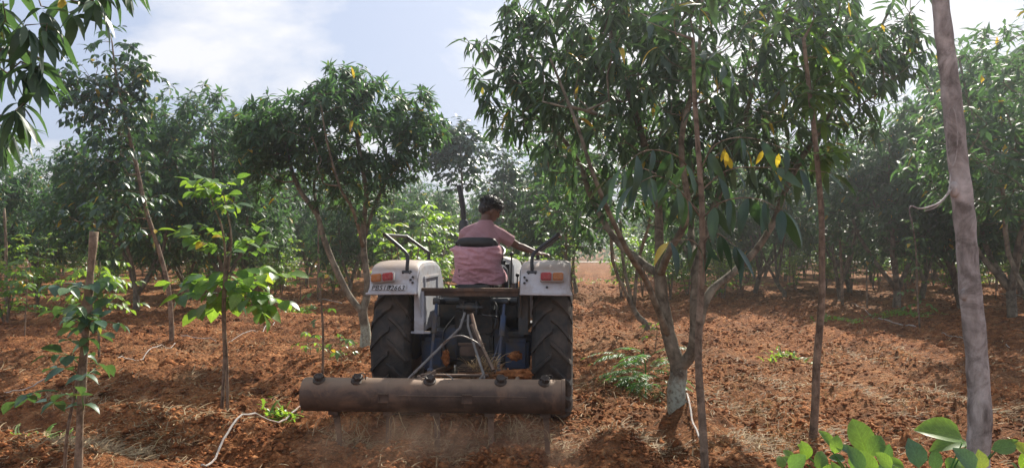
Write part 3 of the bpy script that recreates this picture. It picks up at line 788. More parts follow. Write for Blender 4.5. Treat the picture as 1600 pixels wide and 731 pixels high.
# body under the seat, with wide boxes added to darken the side gaps
b = MB(); b.box((0, .15, .80), (.42, .62, .50), bev=.05); b.box((0, -.17, .62), (.34, .18, .36), bev=.03); b.box((0, -.05, 1.07), (.36, .42, .16), bev=.03); b.box((0, .22, 1.03), (.80, .40, .26), bev=.03); b.box((0, .3, .82), (.86, .05, .3), bev=.01)
b.box((0, 1.0, .78), (.36, 1.3, .44), bev=.04); b.box((0, -.268, .62), (.20, .03, .16), bev=.01)
for q in range(7): b.tube([(-.15 + .30 * (q % 2), -.255, .48 + .045 * q), (-.15 + .30 * (q % 2), -.285, .48 + .045 * q)], .012, 6)
b.build('rear_housing', M['cast'], tractor)
for s in (-1, 1):
    ax = MB(); ax.revolve([(s * .18, .0), (s * .18, .20), (s * .27, .19), (s * .33, .13), (s * .55, .095), (s * .60, .15), (s * .66, .15), (s * .66, 0)], (0, 0, .665), n=24)
    ax.box((s * .38, .05, .78), (.16, .36, .05), bev=.01); ax.build('axle_housing', M['blue'], tractor)
for s in (-1, 1):
    p = MB(); p.box((s * .40, -.12, .60), (.22, .28, .30), bev=.03); p.build('side_casting', M['blue'], tractor)
cr_ = MB(); cr_.box((.0, -.50, 1.225), (.93, .04, .030), bev=.005); cr_.box((0, -.485, 1.19), (.90, .006, .05)); cr_.build('rear_crossbar', M['rust'], tractor)
for s in (-1, 1): ft = MB(); ft.box((s * .36, .62, .80), (.26, .75, .02), bev=.005); ft.box((s * .36, .25, .62), (.03, .03, .35), bev=.005); ft.build('footplate', M['cast'], tractor)
# seat
st = MB(); st.box((0, .06, 1.235), (.42, .42, .09), bev=.035); st.box((0, -.14, 1.235), (.34, .06, .08), bev=.02); s0 = st.build('seat', M['pad'], tractor)
sb = MB(); sb.box((0, -.14, 1.165), (.30, .34, .07), bev=.01); sb.box((0, -.34, 1.235), (.30, .03, .06), bev=.01); sb.box((0, -.40, 1.20), (.34, .14, .02), bev=.005); sb.build('seat_mount', M['cast'], tractor)
def seat_back():
    mb = MB(); V = []; F = []; n = 17
    for i in range(n):
        t = -1 + 2 * i / (n - 1); x = t * .205; y = -.165 + .07 * t * t
        zt = 1.705 - .03 * abs(t) ** 5; zb = 1.615 - .008 * t
        if abs(t) > .95: zt -= .02
        for yy, zz in ((y - .022, zb + .01), (y - .028, zb + .03), (y - .026, zt - .02), (y - .010, zt), (y + .018, zt - .006), (y + .02, zb), (y - .006, zb - .002)): V.append((x, yy, zz))
    m = 7
    F = [(i * m + j, (i + 1) * m + j, (i + 1) * m + (j + 1) % m, i * m + (j + 1) % m) for i in range(n - 1) for j in range(m)]
    F += [tuple(range(m)), tuple((n - 1) * m + j for j in reversed(range(m)))]
    mb.add(V, F); mb.build('backrest', M['pad'], tractor, sharp=60)
    for s in (-1, 1): f = MB(); f.tube(poly((s * .12, -.12, 1.20), [(s * .15, -.17, 1.30), (s * .16, -.165, 1.5), (s * .16, -.14, 1.64)], 3), .011, 7); f.build('backrest_bracket', M['black'], tractor)
seat_back()
# bonnet, dash, steering wheel, exhaust, lever
hd = MB()
rings = []
for y, w, zt in ((.95, .27, 1.50), (1.05, .29, 1.515), (1.6, .285, 1.50), (2.2, .27, 1.46), (2.45, .25, 1.40), (2.5, .22, 1.34)):
    rings.append((y, w, zt))
V = []
for y, w, zt in rings:
    for x, z in ((-w, 1.22), (-w, zt - .10), (-w * .9, zt - .03), (-w * .6, zt - .004), (0, zt), (w * .6, zt - .004), (w * .9, zt - .03), (w, zt - .10), (w, 1.22)): V.append((x, y, z))
m = 9; n = len(rings)
hd.add(V, [(i * m + j, i * m + j + 1, (i + 1) * m + j + 1, (i + 1) * m + j) for i in range(n - 1) for j in range(m - 1)] + [tuple(range(m)), tuple((n - 1) * m + j for j in reversed(range(m)))])
hd.build('bonnet', M['silver'], tractor)
e = MB(); e.box((0, 1.7, .80), (.36, 1.0, .40), bev=.03); e.box((0, 1.6, 1.1), (.42, 1.4, .3), bev=.03); e.box((0, 2.1, .48), (1.1, .12, .12), bev=.02); e.box((0, 2.45, .7), (.3, .2, .3), bev=.02); e.build('engine', M['blue'], tractor)
ds = MB(); ds.box((0, .86, 1.30), (.46, .14, .36), (R(12), 0, 0), .04); ds.box((.0, .76, 1.46), (.34, .05, .16), (R(-35), 0, 0), .02); ds.build('dashboard', M['black'], tractor)
sw = MB(); cc = Vector((0, .60, 1.56)); nn = Vector((0, -.45, .9)).normalized(); a_ = Vector((1, 0, 0)); b_ = nn.cross(a_)
sw.tube([cc + (a_ * math.cos(t * math.pi / 18) + b_ * math.sin(t * math.pi / 18)) * .20 for t in range(37)], .014, 8, caps=False)
for t in (90, 210, 330): sw.tube([cc, cc + (a_ * math.cos(R(t)) + b_ * math.sin(R(t))) * .20], .009, 6)
sw.tube([cc - nn * .35, cc + nn * .01], .022, 8); sw.build('steering_wheel', M['black'], tractor)
ex = MB(); ex.tube(poly((-.36, 1.72, 1.05), [(-.37, 1.72, 1.35), (-.385, 1.72, 1.6)], 3), .028, 10)
ex.tube([(-.385, 1.72, 1.50), (-.387, 1.72, 1.54), (-.40, 1.72, 1.92), (-.402, 1.72, 1.95)], [.035, .055, .055, .03], 14)
ex.tube(poly((-.40, 1.72, 1.93), [(-.42, 1.72, 2.15), (-.465, 1.73, 2.36)], 4), .032, 12); ex.build('exhaust_pipe', M['black'], tractor)
lv = MB(); lv.tube([(.27, .55, 1.15), (.275, .60, 1.52)], .009, 6); lv.ball((.275, .60, 1.54), .024); lv.build('gear_lever', M['black'], tractor)
lv = MB(); lv.tube([(.34, .35, .95), (.36, .30, 1.32)], .008, 6); lv.ball((.36, .30, 1.33), .02); lv.build('gear_lever', M['black'], tractor)
# a work light and indicator stalk on the dash, grimy
# three point hitch
def bar(name, pts, r, mt='bar', n=8, extra=None):
    mb = MB(); mb.tube(pts, r, n)
    if extra: extra(mb)
    return mb.build(name, M[mt], tractor)
def knuckle(mb, c, r=.026, w=.07): mb.tube([(c[0] - w / 2, c[1], c[2]), (c[0] + w / 2, c[1], c[2])], r, 12)
tb = MB(); tb.box((-.02, -.35, 1.05), (.15, .16, .10), bev=.012); tb.box((.045, -.43, 1.06), (.016, .10, .12), bev=.004); tb.box((-.075, -.43, 1.06), (.016, .10, .12), bev=.004)
knuckle(tb, (-.02, -.455, 1.06), .028, .17); knuckle(tb, (-.02, -.455, 1.06), .016, .24); knuckle(tb, (-.06, -.40, .93), .02, .12); tb.build('top_link_bracket', M['cast'], tractor)
rs = MB(); rs.tube([(-.40, -.22, 1.10), (.40, -.22, 1.10)], .035, 12)
for x in (-.31, .31): rs.tube([(x, -.22, 1.10), (x, -.52, 1.12)], [.03, .022], 8); knuckle(rs, (x, -.53, 1.12), .028, .06)
rs.build('lift_arm', M['cast'], tractor)
bar('lift_rod', [(-.31, -.53, 1.12), (-.33, -.72, .52)], .014, 'blue', extra=lambda mb: (mb.tube([(-.314, -.57, 1.0), (-.319, -.62, .84)], .024, 8), knuckle(mb, (-.33, -.72, .52), .024, .05)))
bar('lift_rod', [(.31, -.53, 1.12), (.27, -.72, .52)], .014, 'blue', extra=lambda mb: (mb.tube([(.303, -.57, 1.0), (.292, -.62, .82)], .026, 8), knuckle(mb, (.27, -.72, .52), .024, .05), mb.tube([(.29, -.62, .82), (.20, -.70, .55)], .008, 6)))
for s in (-1, 1):
    bar('lower_link', [(s * .26, .0, .45), (s * .33, -.72, .50), (s * .36, -1.0, .50)], .024, 'rust', extra=lambda mb, s=s: knuckle(mb, (s * .36, -1.0, .50), .03, .05))
db = MB(); db.box((0, -.42, .72), (.26, .05, .022), bev=.004); db.box((0, -.45, .66), (.22, .03, .09), bev=.01); db.box((0, -.40, .50), (.24, .20, .05), bev=.01); db.tube([(0, -.30, .78), (0, -.40, .78)], .035, 14)
db.build('drawbar_hitch', M['rust'], tractor)
hs = MB(); hs.tube(poly((.16, -.2, 1.12), [(.22, -.36, 1.05), (.20, -.42, .85), (.12, -.30, .8)], 5), .010, 7); hs.tube(poly((-.05, -.24, 1.12), [(.08, -.42, 1.0), (.24, -.40, .96), (.25, -.3, .80)], 5), .009, 7)
hs.tube(poly((-.2, -.2, .95), [(-.28, -.40, .80), (-.22, -.44, .6), (-.1, -.3, .55)], 5), .008, 7); hs.build('hydraulic_hose', M['black'], tractor)

# ------------------------------------------------------------------ cultivator with a pipe beam
CU = Vector((-.625, 6.12, 0)); CYAW = R(-3.5)
cult = empty('cultivator', CU, CYAW, 'rusty cultivator with a thick pipe beam hitched behind the tractor', 'cultivator')
BZ, BR, BL = .435, .133, 1.045
pb = MB(); prof = [(-BL, 0), (-BL, BR * .80), (-BL + .004, BR * .97), (-BL + .015, BR), (-BL * .33, BR), (-BL * .33 + .004, BR + .002), (-BL * .33 + .008, BR), (BL - .03, BR), (BL - .028, BR + .004), (BL, BR + .004), (BL, BR - .012), (BL - .012, BR - .014), (BL - .012, 0)]
pb.revolve(prof, (0, 0, BZ), n=56); pb.build('pipe_beam', M['rust'], cult, sharp=30)
for i, px in enumerate((503, 563, 676, 785, 852)):
    x = (px - 679.5) / 195; a = MB()
    a.revolve([(0, .028), (.026, .028), (.028, .036), (.046, .036), (.049, .030), (.043, .025), (.036, .012), (.036, 0)], (0, 0, 0), 'Z', 14)
    a.revolve([(-.012, .052), (.006, .050), (.008, .034), (.012, .030)], (0, 0, 0), 'Z', 14)
    for q in range(6): a.box((.036 * math.cos(q * 1.047), .036 * math.sin(q * 1.047), .036), (.010, .010, .020), (0, 0, q * 1.047))
    if i in (1, 4): a.tube(poly((.0, 0, .05), [(.03, 0, .07), (.055, -.01, .06), (.06, -.02, .02)], 3), .004, 5)
    o = a.build('pipe_cap', M['rust_dark'], cult); o.location = (x, -.055, BZ + BR * .895); o.rotation_euler = (R(26), 0, R(random.uniform(0, 40)))
for px in (607, 735):
    x = (px - 679.5) / 195; a = MB(); a.box((0, 0, 0), (.085, .010, .075), bev=.003); a.box((0, -.008, .03), (.075, .010, .008)); a.box((-.034, -.008, 0), (.008, .010, .06))
    o = a.build('welded_plate', M['rust'], cult); o.location = (x, -BR - .001, BZ + .0)
bv = MB(); 
for z in (.02,): bv.tube([(-.25, -BR * .99 - .003, BZ + z), (.75, -BR * .99 - .003, BZ + z)], .0035, 5)
bv.build('weld_seam', M['rust'], cult)
def tine(x, lean, depth=.40, w=.05):
    mb = MB()
    c = poly((x, .02, BZ - BR + .03), [(x + lean * .25, .03, .24), (x + lean * .6, .01, .10), (x + lean, -.04, -.03)], 4)
    V = []; k = len(c)
    for i, p in enumerate(c):
        ww = w * (1 - .25 * i / k) / 2; tt = .014
        V += [(p.x - ww, p.y - tt, p.z), (p.x + ww, p.y - tt, p.z), (p.x + ww, p.y + tt, p.z), (p.x - ww, p.y + tt, p.z)]
    F = [(i * 4 + j, i * 4 + (j + 1) % 4, (i + 1) * 4 + (j + 1) % 4, (i + 1) * 4 + j) for i in range(k - 1) for j in range(4)] + [(0, 1, 2, 3), ((k - 1) * 4 + 3, (k - 1) * 4 + 2, (k - 1) * 4 + 1, (k - 1) * 4)]
    mb.add(V, F); mb.box((x, .02, BZ - BR - .01), (w * 1.6, .10, .035), bev=.005)
    mb.build('tine', M['rust'], cult)
tine(-.80, .06); tine(-.36, .0); tine(.02, .02); tine(.45, .02); tine(.89, .02)
def crod(name, pts, r, mt='bar', n=8, extra=None):
    mb = MB(); mb.tube(pts, r, n)
    if extra: extra(mb)
    return mb.build(name, M[mt], cult)
def hook(mb, c): mb.tube(poly(c, [(c[0] - .045, c[1] - .01, c[2] - .05), (c[0] - .065, c[1] - .02, c[2] - .11)], 4), .011, 7)
TOPc = (.20, .42, 1.055)
crod('brace_bar', [TOPc, (.165, .37, .93), (-.165, .03, .60)], .0115, extra=lambda mb: hook(mb, (-.165, .03, .60)))
crod('brace_bar', [(TOPc[0] + .03, .42, 1.04), (.23, .38, .95), (.395, .05, .60), (.40, .04, .55)], .0115, extra=lambda mb: mb.tube([(.40, .04, .60), (.355, .02, .545)], .011, 7))
crod('top_link', [(TOPc[0] + .055, .44, 1.04), (.32, .30, .86), (.47, .10, .62)], .017, 'rust', extra=lambda mb: mb.tube([(.27, .38, .955), (.36, .24, .79)], .024, 8))
crod('cross_rod', [(-.12, .12, .575), (.43, .12, .575)], .013, 'rust')
crod('wire_loop', poly((.02, .25, .80), [(.11, .22, .865), (.20, .20, .885), (.31, .2, .84), (.36, .2, .80)], 5), .007)
crod('hitch_plate', [(-.20, .08, .50), (.0, .14, .60)], .02, 'rust', extra=lambda mb: ( mb.box((-.2, .10, .50), (.03, .2, .12), bev=.006), mb.box((.66, .10, .50), (.03, .2, .12), bev=.006)))
crod('locking_pin', poly((.10, .02, .60), [(.15, -.02, .58), (.17, -.05, .53), (.13, -.06, .555)], 4), .005)
# lumps of red soil and grass caught on the implement
def lump(name, c, r, lab, cat):
    mb = MB(); bm = bmesh.new(); bmesh.ops.create_icosphere(bm, subdivisions=3, radius=1)
    V = [Vector((v.co.x * r[0], v.co.y * r[1], v.co.z * r[2])) * (1 + .35 * random.uniform(-.5, 1) * math.sin(v.co.x * 5 + 2 * v.co.z * 3)) for v in bm.verts]
    V = [v * (1 + random.uniform(-.08, .08)) for v in V]
    mb.add(V, [[q.index for q in f.verts] for f in bm.faces]); bm.free()
    o = mb.build(name, M['clod'], None); o.location = c; tag(o, lab, cat); return o
lump('soil_lump', in_tr(-.21, -.62, .62), (.035, .03, .07), 'red soil lump caught on the left lift rod of the hitch', 'soil')
lump('soil_lump', in_tr(.40, -.44, .62), (.065, .04, .045), 'red soil lump lying under the right axle beside the wheel', 'soil')
lump('soil_lump', in_tr(.43, -.95, .53), (.16, .06, .05), 'dark red soil heap on the right end of the hitch frame', 'soil')
def grass_clump(c, n, spread, L, label, hang=0):
    X = rng.normal(0, spread[0], n); Y = rng.normal(0, spread[1], n); Z = rng.normal(0, spread[2], n)
    V, F = straw_mesh(X, Y, Z, L * (.5 + rng.random(n)), 1.0, .0028)
    if hang: V[:, 2] -= hang * np.abs(V[:, 0] * 2 + V[:, 1]) + 0
    o = link('grass_tangle', np_mesh('grass_tangle', V, F), None, M['straw']); o.location = c; tag(o, label, 'dry grass', kind='stuff')
grass_clump(in_tr(.20, -1.12, .60), 130, (.06, .04, .02), .14, 'dry grass tangle caught on the hitch above the pipe beam')
def hanging_grass():
    n = 95; V = []; F = []
    xs = [-.78, -.36, .02, .45, .89, -.6, .25, .65]
    for i in range(n):
        x0 = random.choice(xs) + random.gauss(0, .05); z = random.uniform(.12, .32); a = random.uniform(0, 6.28); Ln = random.uniform(.08, .24); w = .0028
        p = Vector((x0, random.gauss(-.02, .04), z)); d = Vector((math.cos(a) * .5, math.sin(a) * .5, random.uniform(-.9, .3)))
        for k in range(5):
            V += [tuple(p + Vector((-w, 0, 0))), tuple(p + Vector((w, 0, .001)))]
            if k: b0 = len(V) - 4; F.append((b0, b0 + 1, b0 + 3, b0 + 2))
            p = p + d.normalized() * Ln / 4; d.z -= .35; d.x += random.gauss(0, .25); p.z = max(p.z, .0)
    o = link('trailing_grass', np_mesh('trailing_grass', V, F), None, M['straw']); o.location = CU; o.rotation_euler = (0, 0, CYAW)
    tag(o, 'dry grass roots dragged along by the cultivator tines', 'dry grass', kind='stuff')
hanging_grass()

# ------------------------------------------------------------------ driver
def driver():
    org = in_tr(0.0, .08, 1.24); T = empty('person', org, TYAW, 'tractor driver in a dusty pink shirt seen from behind, looking down to the right', 'person')
    body = MB()
    # trunk
    body.loft([((0, .02, .02), (.15, 0, 0), (0, .11, 0)), ((0, .02, .12), (.155, 0, 0), (0, .11, 0)), ((0, .03, .24), (.135, 0, 0), (0, .09, 0)), ((.005, .04, .38), (.155, 0, 0), (0, .10, 0)),
               ((.02, .05, .48), (.165, 0, 0), (0, .10, 0)), ((.035, .055, .56), (.12, 0, 0), (0, .08, 0)), ((.05, .06, .62), (.07, 0, 0), (0, .06, 0))])
    body.tube([(.045, .055, .57), (.06, .065, .66), (.075, .085, .74)], [.058, .052, .052], 14)
    shL, shR = Vector((-.135, .05, .515)), Vector((.19, .05, .50))
    elR, wrR = Vector((.37, .14, .385)), Vector((.565, .07, .315))
    elL, wrL = Vector((-.22, .21, .31)), Vector((-.15, .44, .37))
    for sh, el, wr in ((shR, elR, wrR), (shL, elL, wrL)):
        body.tube([sh + (sh - el) * .12, sh, sh.lerp(el, .5), el, el.lerp(wr, .3), wr.lerp(el, .15), wr], [.045, .054, .045, .037, .038, .027, .025], 14)
    # legs
    for s in (-1, 1):
        body.tube([(s * .08, .03, .07), (s * .11, .18, .09), (s * .17, .45, .12)], [.085, .078, .058], 14)
        body.tube([(s * .17, .43, .13), (s * .175, .50, -.02), (s * .18, .55, -.30), (s * .18, .56, -.36)], [.055, .056, .038, .038], 14)
        body.tube([(s * .18, .54, -.37), (s * .19, .64, -.395), (s * .20, .74, -.405)], [.040, .038, .028], 12)
    # hands
    def hand(wr, fwd, up, spreadx):
        fwd = fwd.normalized(); side = fwd.cross(up).normalized(); up = side.cross(fwd)
        body.loft([(wr - fwd * .01, side * .024, up * .019), (wr + fwd * .03, side * .034, up * .017), (wr + fwd * .07, side * .042, up * .015), (wr + fwd * .092, side * .040, up * .012)], 14)
        for i, (o, L_) in enumerate(((-.032, .060), (-.011, .074), (.011, .080), (.031, .070))):
            b0 = wr + fwd * .083 + side * o; c1 = b0 + (fwd + side * o * 3).normalized() * L_ * .45 + up * .004; c2 = c1 + (fwd * .8 - up * .55).normalized() * L_ * .33; c3 = c2 + (fwd * .55 - up * .8).normalized() * L_ * .27
            body.tube([b0, c1, c2, c3], [.0098, .0092, .0085, .0072], 8)
        t0 = wr + fwd * .03 + side * .03 * spreadx
        body.tube([t0, t0 + (fwd * .6 + side * spreadx).normalized() * .035, t0 + (fwd * 1 + side * .6 * spreadx).normalized() * .068 - up * .006], [.013, .0115, .0085], 8)
    hand(wrR, Vector((.95, -.22, -.16)), Vector((.1, 0, 1)), 1); hand(wrL, Vector((.35, .75, -.1)), Vector((0, -.3, 1)), 1)
    # head, turned right and bowed
    H = Matrix.Translation((.098, .095, .745)) @ Euler((R(-24), R(8), R(-58))).to_matrix().to_4x4() @ Matrix.Scale(1.10, 4)
    h3 = H.to_3x3()
    def hp(x, y, z): return H @ Vector((x, y, z))
    body.ball(hp(0, -.008, .012), (.074, .094, .098), h3, 20, 14); body.ball(hp(0, .030, -.045), (.056, .060, .062), h3, 16, 10); body.ball(hp(0, .050, -.085), (.030, .028, .024), h3, 12, 8)
    body.loft([(hp(0, .088, .018), h3 @ Vector((.009, 0, 0)), h3 @ Vector((0, .010, 0))), (hp(0, .102, -.010), h3 @ Vector((.013, 0, 0)), h3 @ Vector((0, .012, 0))), (hp(0, .104, -.028), h3 @ Vector((.017, 0, 0)), h3 @ Vector((0, .013, 0))), (hp(0, .090, -.036), h3 @ Vector((.014, 0, 0)), h3 @ Vector((0, .008, 0)))], 12)
    body.ball(hp(0, .084, -.062), (.024, .012, .010), h3, 12, 8)
    for s in (-1, 1): body.ball(hp(s * .076, -.004, -.012), (.010, .020, .032), h3, 12, 8)
    body.ball(hp(0, .080, .035), (.055, .014, .012), h3, 12, 8)
    link('body', fuse(body, 'body', .0065, 5), T, M['skin'])
    for s in (-1, 1):
        e = MB(); e.ball(hp(s * .031, .080, .014), .009); e.build('eye', M['hair'], T)
    # hair: thick short mop
    hb = MB(); hb.ball(hp(0, -.020, .038), (.083, .098, .088), h3, 22, 14); hb.ball(hp(0, -.062, .0), (.066, .050, .070), h3, 18, 12); hb.ball(hp(0, .048, .088), (.062, .050, .034), h3, 16, 10)
    hb.ball(hp(.02, .072, .074), (.045, .030, .024), h3, 14, 9)
    inv = H.inverted()
    def hair_post(V, Nn):
        n = fbm2(V[:, 0] * 45 + V[:, 2] * 20, V[:, 1] * 45 - V[:, 2] * 30, 3, 3)
        return V + Nn * (n * .007)[:, None]
    link('hair', fuse(hb, 'hair', .006, 3, hair_post), T, M['hair'])
    tuft = MB(); rr = random.Random(3)
    for i in range(760):
        v = Vector((rr.gauss(0, 1), rr.gauss(0, 1), abs(rr.gauss(.3, .9)) - .15)).normalized()
        a = H @ Vector((v.x * .080, -.020 + v.y * .095, .038 + v.z * .085)); d = (h3 @ (v * .7 + Vector((rr.gauss(0, .5), .4 + rr.gauss(0, .5), rr.gauss(-.1, .4))))).normalized()
        if v.z < .0 and v.y > .2: continue
        L_ = rr.uniform(.018, .046); tuft.tube([a, a + d * L_ * .6, a + d * L_ + Vector((0, 0, -.006))], [.0028, .0022, .0006], 3, caps=False)
    tuft.build('hair_tuft', M['hair'], T)
    # shirt
    sh = MB()
    sh.loft([((0, .0, .04), (.195, 0, 0), (0, .135, 0)), ((0, .01, .12), (.19, 0, 0), (0, .13, 0)), ((0, .02, .24), (.178, 0, 0), (0, .118, 0)), ((.004, .035, .36), (.19, 0, 0), (0, .122, 0)),
             ((.016, .045, .46), (.192, 0, 0), (0, .120, 0)), ((.026, .05, .52), (.168, 0, 0), (0, .108, 0)), ((.038, .055, .575), (.125, 0, 0), (0, .085, 0)), ((.050, .06, .618), (.080, 0, 0), (0, .068, 0)), ((.056, .064, .640), (.064, 0, 0), (0, .062, 0))], 28)
    for q in (shL, shR): sh.tube([(.05, .06, .585), Vector((.05, .06, .585)).lerp(q, .5) + Vector((0, 0, .006)), q + Vector((0, 0, -.002))], [.056, .058, .062], 18)
    for s0_, el, k in ((shR, elR, .62), (shL, elL, .7)):
        e_ = s0_.lerp(el, k); sh.tube([s0_ + (s0_ - el) * .16 + Vector((0, 0, -.01)), s0_, s0_.lerp(e_, .6), e_, e_ + (e_ - s0_).normalized() * .004], [.050, .066, .064, .064, .056], 18)
    def wr_post(V, Nn):
        z = V[:, 2]; x = V[:, 0]
        n = noise2(x * 7 + 3, z * 16 + x * 9, 3) * .010 + noise2(x * 16, z * 34 + x * 14, 6) * .0045 + noise2(V[:, 1] * 20 + x * 6, z * 12, 11) * .004
        k = np.clip((.62 - z) * 6, 0, 1)
        return V + Nn * (n * k)[:, None]
    link('shirt', fuse(sh, 'shirt', .0075, 4, wr_post), T, M['shirt'])
    cf = MB(); e_ = shR.lerp(elR, .62); d = (elR - shR).normalized(); cf.tube([e_ - d * .006, e_ + d * .006], .0655, 20, caps=False); cf.build('sleeve_hem', M['shirt'], T)
    tr = MB()
    for s in (-1, 1):
        tr.tube([(s * .07, .0, .06), (s * .11, .18, .09), (s * .17, .47, .12)], [.10, .095, .075], 14); tr.tube([(s * .17, .45, .13), (s * .175, .52, -.02), (s * .18, .56, -.31)], [.074, .072, .058], 14)
    tr.loft([((0, .02, -.01), (.16, 0, 0), (0, .12, 0)), ((0, .02, .12), (.165, 0, 0), (0, .12, 0))])
    link('trousers', fuse(tr, 'trousers', .010, 4), T, M['trouser'])
driver()
# pink cloth draped over the seat, below the backrest
def pink_cloth():
    nx, nz = 70, 50; V = []; F = []
    for j in range(nz + 1):
        t = j / nz
        for i in range(nx + 1):
            s = -1 + 2 * i / nx
            half = .215 + .045 * t + (.02 * math.sin(t * 9) if s > 0 else .012 * math.sin(t * 7))
            if s < 0 and t < .28: half += .055 * math.exp(-((t - .12) / .07) ** 2) * (-s) ** 4
            x = s * half + .012 * t
            wrap = .105 * abs(s) ** 2.6 + (.10 if abs(s) > .93 else 0) * (abs(s) - .93) / .07
            y = -.215 + wrap - .045 * math.sin(math.pi * min(1, t * 1.1)) * (1 - s * s)
            z = 1.628 - .375 * t - .018 * (1 - s * s) * (0 if t > .05 else 1) + .03 * t * s * s
            z += .018 * math.sin(s * 5 + 1) * t
            V.append([x, y, z])
    V = np.array(V); n = (.5 - np.abs(noise2(V[:, 0] * 5 + 1, V[:, 2] * 17 + V[:, 0] * 3, 4))) * .034 + (.5 - np.abs(noise2(V[:, 0] * 12 + V[:, 2] * 9, V[:, 2] * 34 - V[:, 0] * 8, 6))) * .014 - .02 + noise2(V[:, 0] * 40, V[:, 2] * 12, 8) * .004
    V[:, 1] -= n
    c = np.array([V[:, 0].mean(), 0, V[:, 2].mean()])
    F = [(j * (nx + 1) + i, j * (nx + 1) + i + 1, (j + 1) * (nx + 1) + i + 1, (j + 1) * (nx + 1) + i) for j in range(nz) for i in range(nx)]
    o = link('cloth', np_mesh('cloth', V, F), None, M['cloth']); o.location = TR; o.rotation_euler = (0, 0, TYAW)
    so = o.modifiers.new('thickness', 'SOLIDIFY'); so.thickness = .004; so.offset = 0
    tag(o, 'crumpled pink cloth draped below the black tractor backrest', 'cloth')
pink_cloth()

# ------------------------------------------------------------------ mango trees
tm5 = leaf_template('lance', 4, .25, .14); tm3 = leaf_template('lance', 3, .22, .14); tm2 = leaf_template('lance', 2, .2, .15)
mango_objs = leaf_meshes('lance', M['mango'], 5, 6, 'leaf')
def finish_tree(T, sk, lv, org, thick, mtb, mt, temps, tj, nobj, tip=.0045, ex=2.3, maxr=None, twig='twigs', crown='crown', limb='limb', trunk='trunk', n_big=10):
    r, kids = sk.radii(tip, ex, maxr); big, tw = sk.meshes(r, kids, thick, org, n_big)
    for k in sorted(big):
        big[k].build(trunk if k == 0 else limb, mtb, T, sharp=180)
    if tw.f: tw.build(twig, M['bark'], T, sharp=180)
    lv.emit(T, mt, temps, tj, nobj, tuple(org), 'leaf', 'foliage' if nobj else crown)

# the big mango right of the tractor
def hero():
    r = random.Random(11); o = HERO; Y = o.y
    T = empty('mango_tree', o, 0, 'big forked mango tree with limewashed foot just right of the tractor', 'mango tree')
    sk = Skel(); p = lambda x, y, d=0: P(x, y, Y + d)
    base = Vector((o.x, o.y, o.z - .40))
    tk = sk.limb(poly(base, [o + Vector((0, 0, -.02)), p(1056, 610), p(1060, 575)], 3), None, 0, .105, .078)
    f = tk[-1]
    A = sk.limb(poly(sk.p[f], [p(1046, 530, .02), p(1036, 480, .05), p(1031, 430, .05)], 4), f, 1, .072, .058)
    B = sk.limb(poly(sk.p[f], [p(1077, 556, -.05), p(1085, 530, -.1), p(1086, 480, -.1), p(1088, 430, -.1)], 4), f, 2, .06, .048)
    A1 = sk.limb(poly(sk.p[A[-1]], [p(1000, 408, .2), p(960, 372, .4), p(925, 310, .6), p(905, 255, .7), p(870, 205, .7), p(835, 180, .6), p(800, 140, .5)], 4), A[-1], 3, .042, .012)
    A2 = sk.limb(poly(sk.p[A[-1]], [p(1030, 370, .0), p(1026, 300, .1), p(1000, 200, .2), p(975, 120, .2), p(950, 30, .3), p(930, -60, .3)], 4), A[-1], 4, .048, .012)
    A3 = sk.limb(poly(sk.p[A[-1]], [p(1045, 395, -.2), p(1075, 330, -.4), p(1065, 220, -.5), p(1090, 110, -.4), p(1100, -20, -.3)], 4), A[-1], 5, .04, .012)
    A4 = sk.limb(poly(sk.p[A[4]], [p(1010, 440, -.3), p(985, 400, -.6), p(960, 350, -.8), p(930, 280, -1), p(900, 190, -1.0), p(860, 90, -.9)], 4), A[4], 6, .032, .01)
    B1 = sk.limb(poly(sk.p[B[6]], [p(1105, 463, .1), p(1140, 430, .25), p(1180, 392, .35), p(1210, 345, .4), p(1235, 280, .5), p(1290, 190, .6), p(1350, 100, .6), p(1390, 20, .6)], 4), B[6], 7, .045, .012)
    B2 = sk.limb(poly(sk.p[B[-1]], [p(1100, 370, .0), p(1125, 300, .2), p(1160, 200, .4), p(1190, 90, .5), p(1215, -40, .6)], 4), B[-1], 8, .042, .012)
    B3 = sk.limb(poly(sk.p[B[-1]], [p(1080, 350, .6), p(1100, 260, 1.1), p(1150, 160, 1.3), p(1180, 50, 1.3)], 4), B[-1], 9, .035, .012)
    envs = [(p(1090, 70, .2), (1.75, 1.5, 1.55), 430), (p(940, 120, .2), (.95, 1.1, 1.05), 160), (p(1260, 60, .4), (1.05, 1.2, 1.3), 210), (p(830, 130, .3), (.62, .7, .62), 60),
            (p(765, 110, .2), (.30, .35, .35), 13), (p(1090, 250, .5), (1.15, .9, .55), 80), (p(800, 30, .3), (.5, .6, .5), 46), (p(1360, 70, .4), (.60, .7, .6), 66), (p(1420, 30, .4), (.35, .5, .4), 18), (p(1000, 10, 0), (1.2, 1.2, .7), 110), (p(930, 280, .5), (.5, .6, .5), 26), (p(1180, 180, .5), (1.1, .9, .8), 90)]
    tips = env_points(envs, r, .3, 5)
    tips = tips[(tips[:, 2] > 1.75) & ~((tips[:, 2] > CAM_H + (388 + 120) / 1200 * tips[:, 1]) & (rng.random(len(tips)) < .4))]
    t = sk.reach(tips, r, len(tk) + 4)
    lv = Leaves(); whorls(lv, sk, t, r, (o.x + .3, o.y + .3), (7, 10), (.11, .225), .85, .12, .84)
    finish_tree(T, sk, lv, o, .016, M['bark_wash'], M['mango'], mango_objs, leaf_template('lance', 3, .28, .14), 300, tip=.0042, maxr=.05)
    return T
hero()
